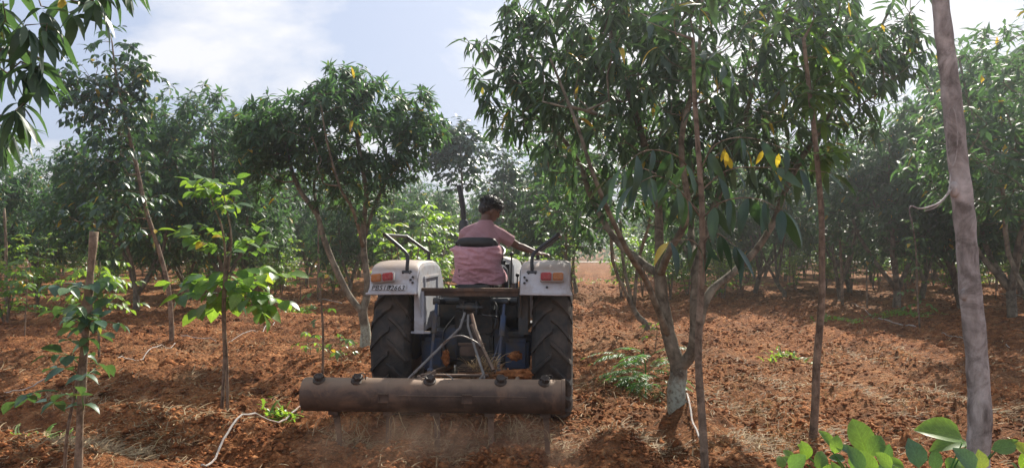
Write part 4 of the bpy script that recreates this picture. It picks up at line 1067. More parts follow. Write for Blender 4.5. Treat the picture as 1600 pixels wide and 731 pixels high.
# the mango left of the tractor
def left_mango():
    r = random.Random(5); o = LM; Y = o.y
    T = empty('mango_tree', o, 0, 'open crowned mango tree with two leaning limbs just left of the tractor', 'mango tree')
    sk = Skel(); p = lambda x, y, d=0: P(x, y, Y + d)
    tk = sk.limb(poly(Vector((o.x, o.y, o.z - .35)), [o + Vector((0, 0, .05)), p(572, 520), p(567, 487)], 3), None, 0, .085, .07); f = tk[-1]
    A = sk.limb(poly(sk.p[f], [p(548, 465), p(525, 420), p(505, 370), p(495, 335), p(470, 300), p(455, 265), p(445, 225), p(430, 190), p(420, 165)], 4), f, 1, .055, .015)
    B = sk.limb(poly(sk.p[f], [p(575, 450, .1), p(569, 400, .1), p(568, 350, .1), p(572, 300), p(560, 230), p(550, 160), p(548, 115)], 4), f, 2, .062, .015)
    B1 = sk.limb(poly(sk.p[B[10]], [p(590, 310, .2), p(620, 255, .4), p(650, 200, .5), p(660, 170, .5)], 4), B[10], 3, .03, .01)
    B2 = sk.limb(poly(sk.p[B[9]], [p(552, 330, -.3), p(530, 290, -.6), p(510, 220, -.8), p(500, 160, -.9)], 4), B[9], 4, .03, .01)
    A1 = sk.limb(poly(sk.p[A[14]], [p(490, 290, .4), p(500, 230, .6), p(480, 170, .7)], 4), A[14], 5, .028, .01)
    envs = [(p(545, 190, .0), (1.25, 1.2, .78), 190), (p(425, 200, -.1), (.72, .8, .52), 170), (p(400, 235, -.2), (.45, .6, .45), 60), (p(650, 190, .2), (.50, .8, .55), 120), (p(560, 150, .0), (.85, .9, .42), 95), (p(500, 170, -.1), (.5, .6, .4), 50), (p(615, 260, .1), (.5, .7, .38), 60), (p(530, 255, .2), (.6, .7, .45), 60), (p(545, 125, 0), (.45, .5, .30), 34), (p(545, 290, 0), (.75, .8, .45), 60), (p(420, 270, .2), (.35, .5, .45), 22), (p(500, 250, 0), (.6, .6, .5), 40)]
    tips = env_points(envs, r, .75, 12); t = sk.reach(tips, r, len(tk) + 6)
    lv = Leaves(); whorls(lv, sk, t, r, (p(540, 250).x, Y), (8, 12), (.12, .20), .45, .10, 1.05)
    finish_tree(T, sk, lv, o, .018, M['bark_wash'], M['mango_far'], leaf_meshes('lance', M['mango_far'], 5, 5), tm3, 300, tip=.004, maxr=.05)
left_mango()
# orchard mango variants for the rows
def make_variant(seed, H=4.9, rad=2.0, low=1.15, nt=620, name='mango_tree', limbs=4, lean=0, mt='mango_far', L=(.15, .235), temp=None, dens=(7, 11), droop=.5, W=1.35, tr0=.088):
    r = random.Random(seed); T = empty(name, (0, 0, 0)); sk = Skel(); fz = r.uniform(.35, .75)
    tk = sk.limb(poly((0, 0, -.15), [(0, 0, .1), (lean * .3, .02, fz * .6), (lean * .5, .03, fz)], 2), None, 0, tr0, tr0 * .85)
    ph = r.random() * 6
    for k in range(limbs):
        an = ph + k * 6.283 / limbs + r.uniform(-.4, .4); ca, sa = math.cos(an), math.sin(an); pts = []
        for q in (.25, .5, .75, 1.0):
            rr = rad * .55 * q ** .8 * r.uniform(.7, 1.1); pts.append((lean + rr * ca + r.gauss(0, .08), rr * sa + r.gauss(0, .08), fz + (H * .86 - fz) * q ** 1.05))
        sk.limb(poly(sk.p[tk[-1]], pts, 3), tk[-1], 1, tr0 * .58, .014)
    cz = (H + low) / 2; hz = (H - low) / 2
    envs = [((lean, 0, cz + .15), (rad * .82, rad * .82, hz * .95), int(nt * .5))]
    for k in range(7):
        an = r.random() * 6.28; q = rad * r.uniform(.45, .75); z = low + (H - low) * r.uniform(.25, .8)
        envs.append(((lean + q * math.cos(an), q * math.sin(an), z), (rad * .38, rad * .38, hz * .36), int(nt * .5 / 7)))
    tips = env_points(envs, r, .25, seed); t = sk.reach(tips, r, len(tk) + 3)
    lv = Leaves(); whorls(lv, sk, t, r, (lean, 0), dens, L, droop, .12, W)
    finish_tree(T, sk, lv, Vector((0, 0, 0)), .022, M['bark'], M[mt], None, temp or tm2, 0, tip=.0045, maxr=.06, twig='twigs', n_big=8)
    # limbs joined to one mesh, trunk another
    return T
def kids_of(o): return [c for c in scene.objects if c.parent is o]
PROTO = {}
def place(key, x, y, rz, sc, label, cat, group, name, scz=None, ref=None):
    T, ch, used = PROTO[key]
    if not used: t = T; PROTO[key][2] = True
    else:
        t = T.copy(); C.objects.link(t)
        for c in ch:
            d = c.copy(); C.objects.link(d); d.parent = t
    t.location = (x, y, gh(x, y)); t.rotation_euler = (0, 0, rz); t.scale = (sc, sc, scz or sc)
    for k in ('label', 'category', 'group'):
        if k in t: del t[k]
    tag(t, label, cat, group); return t
def reg(key, T): PROTO[key] = [T, kids_of(T), False]
reg('m0', make_variant(21, 4.9, 2.35, .75, 1050)); reg('m1', make_variant(22, 4.5, 2.2, .6, 950, limbs=3)); reg('m2', make_variant(23, 5.3, 2.5, 1.0, 1150, limbs=5))
reg('m3', make_variant(24, 4.7, 2.45, .8, 1050, limbs=4, lean=.35)); reg('m4', make_variant(25, 5.0, 2.1, .6, 950, limbs=3, lean=-.3))
reg('a0', make_variant(31, 5.0, 2.0, 1.5, 430, limbs=4, W=1.15, tr0=.07)); reg('a1', make_variant(32, 5.2, 2.1, 1.4, 460, limbs=3, lean=.5, W=1.15, tr0=.065))
# second mango behind the hero and other near ones are placed by hand
ORD = ['first', 'second', 'third', 'fourth', 'fifth', 'sixth', 'seventh', 'eighth', 'ninth', 'tenth', 'eleventh', 'twelfth', 'thirteenth', 'fourteenth', 'fifteenth', 'sixteenth', 'seventeenth', 'eighteenth', 'nineteenth', 'twentieth']
GRP = 'mango trees in the orchard rows'
taken = [(HERO.x, HERO.y), (LM.x, LM.y), (TALL.x, TALL.y)]
def near_mango(key, px, Y, rz, sc, label, scz=None):
    x = (px - 800) / FPX * Y; taken.append((x, Y)); place(key, x, Y, rz, sc, label, 'mango tree', GRP, 'mango_tree', scz)
near_mango('a1', 1010, 14.0, 2.6, .95, 'mango tree standing directly behind the big forked mango with limewashed foot')
near_mango('m0', 214, 18.6, .5, 1.0, 'low crowned mango with a thick trunk behind the tall leaning tree')
near_mango('a0', 1312, 23.0, 1.0, 1.12, 'mango tree behind the thin leaning trunk on the right field')
near_mango('m0', 1580, 17.5, 2.2, 1.34, 'tall dark mango at the right edge behind the pale trunk')
near_mango('m4', 1440, 24.0, 4.0, 1.12, 'rounded mango behind the small leafy sapling on the right field')
near_mango('m1', 60, 27.0, 3.0, 1.15, 'rounded mango behind the bright staked sapling at the far left')
near_mango('m2', 350, 19.5, 5.0, 1.08, 'mango tree standing between the tall leaning tree and the forked left mango')
near_mango('m4', 900, 27.0, 5.5, .95, 'mango tree at the end of the view over the right fender')
near_mango('m0', 790, 33.0, 1.9, 1.0, 'mango tree standing beyond the driver')
near_mango('m3', 1180, 27.0, .2, 1.06, 'mango tree behind the right limb of the big forked mango')
near_mango('m0', 1400, 20.0, 3.4, 1.22, 'mango tree with pale sky above it, just left of the pale trunk', 1.05)
near_mango('a1', 1640, 12.0, 1.2, 1.15, 'mango tree leaning in at the right edge of the field', 1.1)
near_mango('m4', 1500, 20, .7, 1.22, 'mango tree standing directly behind the thick pale trunk')
near_mango('a1', 1225, 25, 2.0, 1.12, 'mango tree between the big forked mango and the thin leaning trunk')
near_mango('m0', 1085, 23.0, 4.4, 1.1, 'mango tree seen through the fork of the big mango')
def rows():
    rr = random.Random(99); keys = ['m0', 'm1', 'm2', 'm3', 'm4']; n = 0
    for k in range(-16, 17):
        u = .76 + 4.3 * k; pos = 0
        for j in range(30):
            v = 15 + j * (4.6 if j < 8 else 5.4) + rr.uniform(-.6, .6) + (k % 2) * 2.0
            x, y = uv2w(u + rr.uniform(-.35, .35), v)
            if y < 20 or y > 84 or abs(x) > .69 * y + 3.5: continue
            px = 800 + x / y * FPX
            if 885 < px < 965 and y < 80: continue
            if 700 < px < 830 and y < 48: continue
            if any((x - a) ** 2 + (y - b) ** 2 < 3.2 ** 2 for a, b in taken): continue
            taken.append((x, y)); pos += 1; n += 1
            side = 'left of' if k < 0 else 'right of'; rn = -k if k < 0 else k + 1
            lab = 'dark leafy mango, %s tree down the %s row %s the tractor alley' % (ORD[min(pos - 1, 19)], ORD[min(rn - 1, 19)], side)
            sc = rr.uniform(.82, 1.08) * (1.10 if x > 0 else (.88 if x < -.48 * y else 1.0))
            place(rr.choice(keys), x, y, rr.random() * 6.28, sc, lab, 'mango tree', GRP, 'mango_tree')
    print('row mangoes', n)
rows()
# the wood beyond the track: reads as one mass
def far_wood():
    rr = random.Random(4); lv = Leaves(); mb = MB(); n = 30000
    X = rng.uniform(-110, 110, n); Y = rng.uniform(98, 125, n); H = 5.2 + 1.6 * fbm2(X * .12, Y * .12, 3, 3) + 1.2 * noise2(X * .5, Y * .5, 5)
    Z = H * (1 - rng.random(n) ** 1.6) + .2
    D = rng.normal(0, 1, (n, 3)); U = rng.normal(0, .6, (n, 3)) + [0, 0, 1]
    lv.extend(np.stack([X, Y, Z], 1), D, U, rng.uniform(.5, 1.0, n), rng.uniform(1.5, 2.6, n))
    o = lv.emit(None, M['mango_far'], None, tm2, 0, (0, 0, 0), 'leaf', 'far_wood')
    tag(o, 'dark band of trees beyond the pale dirt road', 'trees', kind='stuff')
far_wood()

# ------------------------------------------------------------------ broad leaved saplings
VB, VG, VL = veined(M['bright']), veined(M['glossy']), veined(M['glauc']); glossy_objs = leaf_meshes('oval', VG, 4, 4); bright_objs = leaf_meshes('oval', VB, 4, 4); round_objs = leaf_meshes('round', M['bright'], 4, 5)
glauc_objs = leaf_meshes('round', VL, 4, 4); glossy_round = leaf_meshes('round', VG, 2, 5); dark_objs = leaf_meshes('long', M['dark'], 4, 6)
def rachis(mb, lv, p0, d, L, pairs, ls, r, droop=.4, org=Vector((0, 0, 0)), end=True, rad=.0035, leaf_droop=.2, W=1.0, flat=.8):
    d = Vector(d).normalized(); pts = [Vector(p0)]; n = 8; v = d.copy()
    for i in range(n):
        v = (v + Vector((0, 0, -droop / n))).normalized(); pts.append(pts[-1] + v * L / n)
    mb.tube([q - org for q in pts], [rad * (1 - .6 * i / n) for i in range(n + 1)], 4, caps=False)
    side = v.cross(Vector((0, 0, 1)));
    side = side.normalized() if side.length > .05 else Vector((1, 0, 0))
    for k in range(pairs):
        f = .28 + .66 * k / max(1, pairs - 1) if pairs > 1 else .7; i = min(n - 1, int(f * n)); p = pts[i].lerp(pts[i + 1], f * n - i); t = (pts[i + 1] - pts[i]).normalized()
        for s in (-1, 1):
            if r.random() < .06: continue
            dd = (t * .45 + side * s + Vector((0, 0, -leaf_droop * r.uniform(.2, 1.6)))).normalized(); u = Vector((r.gauss(0, .3), r.gauss(0, .3), 1))
            lv.add(p, dd, u, ls * r.uniform(.75, 1.15) * (1 - .15 * abs(f - .6)), W * r.uniform(.9, 1.1))
    if end: lv.add(pts[-1], v, Vector((r.gauss(0, .3), r.gauss(0, .3), 1)), ls * r.uniform(.9, 1.2), W)
def plant(name, base, stems, fronds, label, cat, mt, objs, tj, nobj, kind_args, bark='bark_red', group=None, seed=0, stem_name='stem', stakes=(), leaf='leaf'):
    """stems: polylines of (point, radius); fronds: (point, direction, length, pairs, leaf size)"""
    r = random.Random(seed); T = empty(name, base, 0, label, cat, group)
    for s_ in stems:
        mb = MB(); pts = poly(s_[0][0], [q[0] for q in s_[1:]], 4); rad = []
        m = len(s_) - 1
        for i in range(len(pts)): f = i / 4; a = min(int(f), m - 1); rad.append(s_[a][1] + (s_[a + 1][1] - s_[a][1]) * (f - a))
        mb.tube([q - base for q in pts], rad, 9, jit=.06); mb.build(stem_name, M[bark], T, sharp=180)
    mb = MB(); lv = Leaves()
    for fr in fronds: rachis(mb, lv, fr[0], fr[1], fr[2], fr[3], fr[4], r, org=base, **kind_args)
    if mb.f: mb.build('leaf_stalks', M['fern'], T)
    if lv.P: lv.emit(T, mt, objs, tj, nobj, tuple(base), leaf, 'foliage' if nobj else 'foliage')
    return T
t_oval = leaf_template('oval', 3, .2, .12)
# bright sapling left, two slender stems
def sap1():
    r = random.Random(8); b = SAP; Y = b.y; p = lambda x, y, d=0: P(x, y, Y + d)
    st = [[(Vector((b.x - .03, b.y, b.z - .05)), .017), (p(352, 560), .015), (p(349, 480), .013), (p(352, 400), .011), (p(345, 350), .009), (p(332, 318), .007), (p(325, 292), .004)],
          [(Vector((b.x + .035, b.y - .02, b.z - .05)), .014), (p(356, 570), .013), (p(352, 500), .012), (p(354, 440), .010), (p(362, 375), .008), (p(348, 300), .005)]]
    fr = []
    def add(x, y, ang, L, n, ls, dz=0, up=.2): fr.append((p(x, y, dz), (math.cos(R(ang)), math.sin(R(ang)), up), L, n, ls))
    for i in range(8): add(352 + r.uniform(-6, 8), r.uniform(385, 470), i * 33 + r.uniform(-12, 12), r.uniform(.30, .52), r.randint(2, 4), .175, 0, r.uniform(-.2, 1.1))
    for i in range(6): add(354 + r.uniform(-6, 6), r.uniform(415, 475), i * 40 + 17, r.uniform(.28, .48), 3, .18, 0, r.uniform(-.7, .5))
    add(365, 440, -5, .55, 4, .16, -.1, .35); add(350, 445, 182, .5, 3, .16, 0, .25); add(358, 400, 20, .38, 4, .125, -.1, 1.6); add(360, 450, -30, .5, 4, .16, -.1, -.3); add(366, 455, 0, .5, 4, .16, -.1, .0)
    for i in range(9): add(330 + r.uniform(-5, 12), r.uniform(285, 335), i * 45 + r.uniform(-15, 15), r.uniform(.20, .36), 3, .13, 0, r.uniform(.1, .9))
    for x, y, a in ((372, 392, 15), (366, 378, 170), (378, 410, 20), (352, 395, 190)): add(x - 8, y, a, .26, 3, .13, -.05, .9)
    for x, y, a in ((325, 470, 185), (395, 480, -10), (400, 500, 10), (385, 470, -60), (330, 455, 200)): fr.append((p(355, y - 30, 0), (math.cos(R(a)), -.2, .1), abs(x - 355) / FPX * Y + .1, 2, .18))
    plant('sapling', b, st, fr, 'bright green sapling with two slender stems left of the drip pipe', 'sapling', M['bright'], bright_objs + glossy_objs[:3], t_oval, 300, dict(droop=.35, leaf_droop=.3, W=1.35), seed=3)
sap1()
# staked sapling at the near left
def sap2():
    r = random.Random(18); Y = 5.1; b = G(124, 731 + 32, Y); p = lambda x, y, d=0: P(x, y, Y + d)
    s = empty('wooden_stake', b, 0, 'rough wooden stake driven beside the near left sapling', 'stake')
    mb = MB(); mb.tube([q - b for q in poly(b + Vector((0, 0, -.1)), [p(128, 650), p(133, 560), p(140, 450), p(147, 362)], 4)], [.026 + .004 * math.sin(i * 1.3) for i in range(17)], 10, jit=.09); mb.build('pole', M['stake'], s, sharp=180)
    b2 = G(103, 745, 5.2)
    st = [[(b2 + Vector((0, 0, -.05)), .012), (p(108, 680), .011), (p(120, 610), .010), (p(130, 540), .009), (p(134, 470), .006), (p(138, 430), .004)]]
    fr = []
    spots = [(95, 555), (75, 560), (120, 515), (110, 540), (150, 580), (165, 575), (90, 580), (130, 590), (140, 560), (120, 480), (150, 490), (160, 500), (110, 500), (100, 480), (150, 465), (140, 520), (160, 530), (75, 625), (95, 610), (40, 615), (25, 620), (130, 630)]
    for x, y in spots:
        a = p(132 + r.uniform(-6, 4), y + r.uniform(-5, 25)); t = p(x, y, r.uniform(-.25, .25)); d = t - a
        if x < 60: a = p(92, 610, -.1); d = t - a
        fr.append((a, (d.x, d.y, d.z + .1), max(.12, d.length), r.choice((1, 1, 2)), r.uniform(.085, .125)))
    for i in range(10): fr.append((p(134, r.uniform(430, 520)), (math.cos(i * 2.4), math.sin(i * 2.4), .4), r.uniform(.12, .25), 2, .10))
    T = plant('sapling', b2, st, fr, 'blue green sapling tied at the wooden stake at the near left', 'sapling', M['glauc'], glauc_objs, t_oval, 300, dict(droop=.6, leaf_droop=.5, W=.8), seed=5)
    # large glossy leaf pair catching light
    fr2 = [(p(140, 575, -.1), (1, .1, .05), .22, 1, .20), (p(135, 580, -.1), (.6, -.4, .0), .15, 1, .15)]
sap2()
# bright small saplings in the left middle ground
def small_sap(px, py, h, spread, label, n=12, ls=.11, seed=0, mt='bright', nobj=120, stem_r=.012, crown0=.45, lean=0, kind=None, Yov=None, pairs=(3, 4)):
    r = random.Random(seed + 100); b = G(px, py, Yov); Y = b.y
    top = Vector((b.x + lean, b.y, b.z + h)); st = [[(b + Vector((0, 0, -.04)), stem_r), (b.lerp(top, .35) + Vector((r.gauss(0, .02), 0, 0)), stem_r * .9), (b.lerp(top, .7) + Vector((r.gauss(0, .03), 0, 0)), stem_r * .7), (top, stem_r * .35)]]
    fr = []
    for i in range(n):
        f = crown0 + (1 - crown0) * (i + r.random()) / n; a = b.lerp(top, f); an = i * 2.4 + r.uniform(-.3, .3); L = spread * (1.15 - .5 * (f - crown0) / (1 - crown0)) * r.uniform(.7, 1.1)
        fr.append((a, (math.cos(an), math.sin(an), r.uniform(.1, .8)), L, r.randint(*pairs), ls * r.uniform(.85, 1.15)))
    objs = {'bright': bright_objs, 'glossy': glossy_objs, 'glauc': glauc_objs, 'dark': dark_objs}[mt]
    return plant('sapling', b, st, fr, label, 'sapling', M[mt], objs, t_oval, nobj, dict(droop=.7, leaf_droop=.35), seed=seed, group='young saplings between the mango rows')
small_sap(157, 572, 1.35, .52, 'bright leafy sapling behind the wooden stake', 22, .12, 1, 'bright', 200, .018, .5)
small_sap(40, 535, 1.15, .30, 'small green sapling at the left edge behind the staked one', 11, .10, 2, 'glossy', 90)
small_sap(505, 592, 1.85, .20, 'thin bare stemmed sapling standing behind the left end of the cultivator', 9, .09, 3, 'glossy', 70, .016, .15, -.06, pairs=(1, 2))
small_sap(482, 560, .42, .24, 'short leafy seedling left of the cultivator', 8, .085, 4, 'bright', 60, .006, .3, pairs=(1, 2))
small_sap(533, 578, .38, .20, 'short leafy seedling close to the left tractor tyre', 7, .10, 5, 'glossy', 60, .006, .3, pairs=(1, 2))
small_sap(470, 470, 1.2, .45, 'light green sapling left of the forked mango trunk', 14, .11, 6, 'bright', 120, .014, .4)
small_sap(1436, 510, 2.3, .34, 'slender sapling with a few green leaves in the right field', 18, .11, 7, 'glossy', 120, .022, .15, -.15, pairs=(2, 3))
small_sap(1022, 508, .5, .22, 'yellow green seedling behind the big forked mango trunk', 6, .09, 8, 'bright', 40, .008, .4, pairs=(1, 2), Yov=11.5)
small_sap(1555, 470, 2.1, .35, 'slender sapling right of the pale trunk', 16, .11, 9, 'bright', 110, .018, .3, .05)
def bare(px, py, h, r0, lean, label, Yov=None, name='wooden_stake', cat='stake'):
    b = G(px, py, Yov); mb = MB(); q = poly((0, 0, -.08), [(lean * .3, 0, h * .33), (lean * .6, .02, h * .66), (lean, 0, h)], 3)
    mb.tube(q, [r0 * (1 - .4 * i / (len(q) - 1)) for i in range(len(q))], 8, jit=.08); o = mb.build(name, M['stake'], None, sharp=180); o.location = b; tag(o, label, cat, 'thin stakes in the fields')
bare(1354, 480, 1.15, .03, .0, 'short thin stake left of the small leafy sapling on the right field')
bare(1316, 478, 2.9, .045, -.1, 'tall bare stem behind the thin leaning trunk on the right')
bare(1233, 448, 2.2, .04, .05, 'far bare stem between the two thin trunks on the right')
bare(12, 485, 2.6, .05, -.1, 'tall bare stem at the far left edge of the field')
bare(1556, 455, 2.6, .05, .05, 'far tall bare stem right of the thick pale trunk')
bare(497, 470, 2.4, .03, .0, 'thin upright stem behind the light green sapling')
# bright bushes in the middle distance
def bush_proto(seed, mt, H=1.9, n=60, ls=.14, name='sapling'):
    r = random.Random(seed); T = empty(name, (0, 0, 0)); mb = MB(); lv = Leaves(); sm = MB()
    for k in range(3):
        an = k * 2.1 + r.random(); top = Vector((math.cos(an) * .35, math.sin(an) * .35, H * r.uniform(.75, 1))); sm.tube(poly((0, 0, -.05), [(top.x * .3, top.y * .3, H * .35), top], 4), [.02, .019, .018, .016, .014, .012, .009, .007, .004], 6)
        for i in range(n // 3):
            f = r.uniform(.25, 1); a = Vector((top.x * f, top.y * f, top.z * f)); an2 = r.random() * 6.28
            rachis(mb, lv, a, (math.cos(an2), math.sin(an2), r.uniform(0, .9)), r.uniform(.25, .5), 3, ls, r, droop=.7, leaf_droop=.35)
    sm.build('stem', M['bark_red'], T, sharp=180); mb.build('leaf_stalks', M['fern'], T); lv.emit(T, M[mt], None, t_oval, 0, (0, 0, 0), 'leaf', 'crown'); return T
reg('b0', bush_proto(1, 'bright', 1.9, 60)); reg('b1', bush_proto(2, 'glossy', 2.3, 75)); reg('b2', bush_proto(3, 'bright', 1.4, 45))
def bushes():
    rr = random.Random(12); k = 0
    spots = [(640, 17, 'b0', 1.35), (610, 22, 'b1', 1.4), (680, 21, 'b0', 1.4), (655, 28, 'b1', 1.6), (870, 24, 'b0', 1.1), (845, 30, 'b1', 1.4), (765, 26, 'b1', 1.3), (820, 22, 'b2', 1.2), (440, 26, 'b0', 1.1), (300, 24, 'b0', 1.0), (60, 20, 'b0', 1.0), (500, 30, 'b1', 1.2),
             (10, 16, 'b2', 1.1), (1150, 33, 'b1', 1.0), (1290, 30, 'b0', 1.0), (1360, 36, 'b0', 1.1), (1240, 42, 'b1', 1.1), (1180, 46, 'b0', 1.1), (1130, 24, 'b2', 1.0), (720, 34, 'b0', 1.6), (350, 34, 'b1', 1.2), (180, 32, 'b0', 1.2), (560, 38, 'b0', 1.3), (875, 44, 'b1', 1.3), (1480, 34, 'b1', 1.2), (1330, 26, 'b1', .9), (120, 42, 'b1', 1.4), (1420, 44, 'b0', 1.3)]
    names = ['beside the left fender handrail', 'behind the left fender', 'between the left handrail and the driver', 'far behind the left handrail', 'above the right fender corner', 'far beyond the right handrail', 'behind the driver head', 'beyond the right arm of the driver',
             'left of the forked mango', 'behind the tall leaning tree', 'at the far left field', 'far behind the forked mango limbs', 'at the left picture edge', 'behind the limb of the big mango', 'behind the thin leaning trunk', 'right of the thin leaning trunk', 'far between the two thin trunks', 'farthest behind the right limb', 'low behind the big mango', 'directly behind the exhaust',
             'far behind the two stemmed sapling', 'far behind the wooden stake', 'farthest behind the forked mango', 'at the end of the alley', 'beyond the pale trunk', 'low beyond the bare stem on the right', 'farthest at the far left', 'farthest beyond the small leafy sapling']
    for (px, Y, key, sc), nm in zip(spots, names):
        place(key, (px - 800) / FPX * Y, Y, rr.random() * 6.28, sc, 'light green leafy bush ' + nm, 'bush', 'light green bushes between the rows', 'sapling')
    for i in range(190):
        Y = 24 + 40 * rr.random() ** 1.2; x = (rr.uniform(-.68, .68) if i % 2 else rr.uniform(.14, .68)) * Y; px = 800 + x / Y * FPX
        if 885 < px < 965 or any((x - a) ** 2 + (Y - b) ** 2 < 1.4 for a, b in taken): continue
        place(rr.choice(['b0', 'b1', 'b1', 'b2']), x, Y, rr.random() * 6.28, rr.uniform(.8, 1.25), 'low leafy sapling in the far undergrowth between the mango rows', 'sapling', 'far undergrowth saplings', 'sapling')
bushes()

# ------------------------------------------------------------------ tall leaning tree at left
def tall_tree():
    r = random.Random(31); o = TALL; Y = o.y; p = lambda x, y, d=0: P(x, y, Y + d)
    T = empty('broadleaf_tree', o, 0, 'tall leaning broadleaf tree with dark rounded leaves standing out against the clouds', 'tree')
    sk = Skel(); tk = sk.limb(poly(Vector((o.x, o.y, o.z - .1)), [p(268, 490), p(262, 440), p(245, 380), p(228, 330), p(218, 285), p(205, 230), p(190, 170), p(178, 110), p(172, 65)], 4), None, 0, .043, .012)
    envs = [(p(165, 175, 0), (.66, .7, .62), 140), (p(185, 110, 0), (.48, .5, .40), 60), (p(175, 250, 0), (.58, .6, .55), 90), (p(205, 330, 0), (.52, .5, .5), 60), (p(175, 70, 0), (.25, .3, .25), 12), (p(120, 130, 0), (.32, .35, .28), 20), (p(225, 115, 0), (.20, .3, .2), 8), (p(150, 320, .2), (.5, .5, .5), 35)]
    tips = env_points(envs, r, .2, 14); t = sk.reach(tips, r, 14)
    mb = MB(); lv = Leaves()
    for q in t:
        a = sk.p[q]; d = (a - sk.p[sk.par[q]]).normalized()
        rachis(mb, lv, a, (d.x + r.gauss(0, .3), d.y + r.gauss(0, .3), d.z + .1), r.uniform(.14, .26), r.choice((2, 2, 3)), r.uniform(.12, .165), r, droop=1.0, org=o, leaf_droop=.7, W=.95)
    rr_, kids = sk.radii(.004, 2.3, .03); big, tw = sk.meshes(rr_, kids, .014, o, 9)
    for k in sorted(big): big[k].build('trunk' if k == 0 else 'limb', M['bark_red'], T, sharp=180)
    tw.build('twigs', M['bark_red'], T, sharp=180); mb.build('leaf_stalks', M['fern'], T)
    lv.emit(T, M['dark'], leaf_meshes('oval', M['dark'], 4, 4), t_oval, 300, tuple(o))
tall_tree()
# slim trees in the gap above the driver
def slim_tree(px, Y, H, c0, rad, n, seed, label, mt='dark', ls=.15, bark='bark', pyg=None, r0=.05):
    r = random.Random(seed); x = (px - 800) / FPX * Y; o = Vector((x, Y, gh(x, Y))); T = empty('broadleaf_tree', o, 0, label, 'tree')
    sk = Skel(); tk = sk.limb(poly(o - Vector((0, 0, .1)), [o + Vector((r.gauss(0, .05), 0, H * .3)), o + Vector((r.gauss(0, .1), 0, H * .6)), o + Vector((0, 0, H * .96))], 5), None, 0, r0, .01)
    cz = (H + c0) / 2; envs = [(o + Vector((0, 0, cz)), (rad, rad, (H - c0) / 2), n)]
    for k in range(4): envs.append((o + Vector((r.gauss(0, rad * .5), r.gauss(0, rad * .5), r.uniform(c0 + .4, H - .3))), (rad * .5, rad * .5, rad * .5), n // 5))
    tips = env_points(envs, r, .2, seed); t = sk.reach(tips, r, 6); mb = MB(); lv = Leaves()
    for q in t:
        a = sk.p[q]; d = (a - sk.p[sk.par[q]]).normalized()
        rachis(mb, lv, a, (d.x + r.gauss(0, .3), d.y + r.gauss(0, .3), d.z + .1), r.uniform(.2, .35), 3, r.uniform(.9, 1.1) * ls, r, droop=.9, org=o, leaf_droop=.5)
    rr_, kids = sk.radii(.004, 2.3, .03); big, tw = sk.meshes(rr_, kids, .014, o, 7)
    for k in sorted(big): big[k].build('trunk' if k == 0 else 'limb', M[bark], T, sharp=180)
    tw.build('twigs', M[bark], T, sharp=180); lv.emit(T, M[mt], None, t_oval, 0, tuple(o), crown_name) if False else lv.emit(T, M[mt], None, t_oval, 0, tuple(o), 'leaf', 'crown')
slim_tree(716, 24, 5.6, 3.4, .75, 190, 3, 'slim tree with a round crown on a thin stem above the exhaust', 'dark', .19)
slim_tree(785, 28, 6.1, 2.6, .8, 120, 4, 'slim open topped tree directly behind the driver head', 'dark', .2)
slim_tree(838, 30, 5.6, 1.0, 1.7, 330, 5, 'broad light green tree beyond the right handrail', 'mango_far', .2)
slim_tree(300, 26, 6.1, 2.0, 1.6, 260, 6, 'leafy tree rising behind the tall leaning tree', 'mango_far', .2)
slim_tree(885, 19, 5.6, 1.3, .95, 190, 7, 'narrow leafy tree left of the open alley', 'mango_far', .18)
slim_tree(735, 40, 4.9, .8, 1.9, 260, 8, 'distant round tree between the exhaust and the driver', 'mango_far', .22)

# ------------------------------------------------------------------ near thin trunks at right
def thin_tree(pts, r0, Y, label, seed, crown_envs, n, mt, seedtips=None, bark='bark_red', ls=.15, nobj=100, long=False):
    r = random.Random(seed); x = (pts[0][0] - 800) / FPX * Y; o = Vector((x, Y, gh(x, Y))); T = empty('slender_tree', o, 0, label, 'tree')
    sk = Skel(); q = [P(a, b, Y + (c if True else 0)) for a, b, c in pts[1:]]
    tk = sk.limb(poly(o - Vector((0, 0, .1)), q, 4), None, 0, r0[0], r0[1])
    envs = [(P(a, b, Y + c), ra, m) for a, b, c, ra, m in crown_envs]
    tips = env_points(envs, r, .2, seed); t = sk.reach(tips, r, max(4, len(tk) // 2)); lv = Leaves()
    whorls(lv, sk, t, r, (o.x, o.y), n, (ls * .8, ls * 1.2), .5, .08, 1.1)
    rr_, kids = sk.radii(.003, 2.3, .02); rr_ = np.array([max(a, b) for a, b in zip(rr_, sk.minr)]); big, tw = sk.meshes(rr_, kids, .012, o, 12)
    for k in sorted(big): big[k].build('trunk' if k == 0 else 'limb', M[bark], T, sharp=180)
    if tw.f: tw.build('twigs', M[bark], T, sharp=180)
    lv.emit(T, M[mt], leaf_meshes('lance', M[mt], 4, 5), tm3, nobj, tuple(o)); return T, o, sk
T1, o1, sk1 = thin_tree([(1101, 800, 0), (1098, 690, 0), (1090, 560, 0), (1096, 430, 0), (1097, 330, 0), (1092, 240, 0), (1086, 150, 0), (1084, 60, 0)], (.029, .012), 4.9, 'slender reddish stem standing in front of the big forked mango', 41,
    [(1085, 60, 0, (.35, .35, .5), 9)], (5, 8), 'dark', ls=.17, nobj=60)
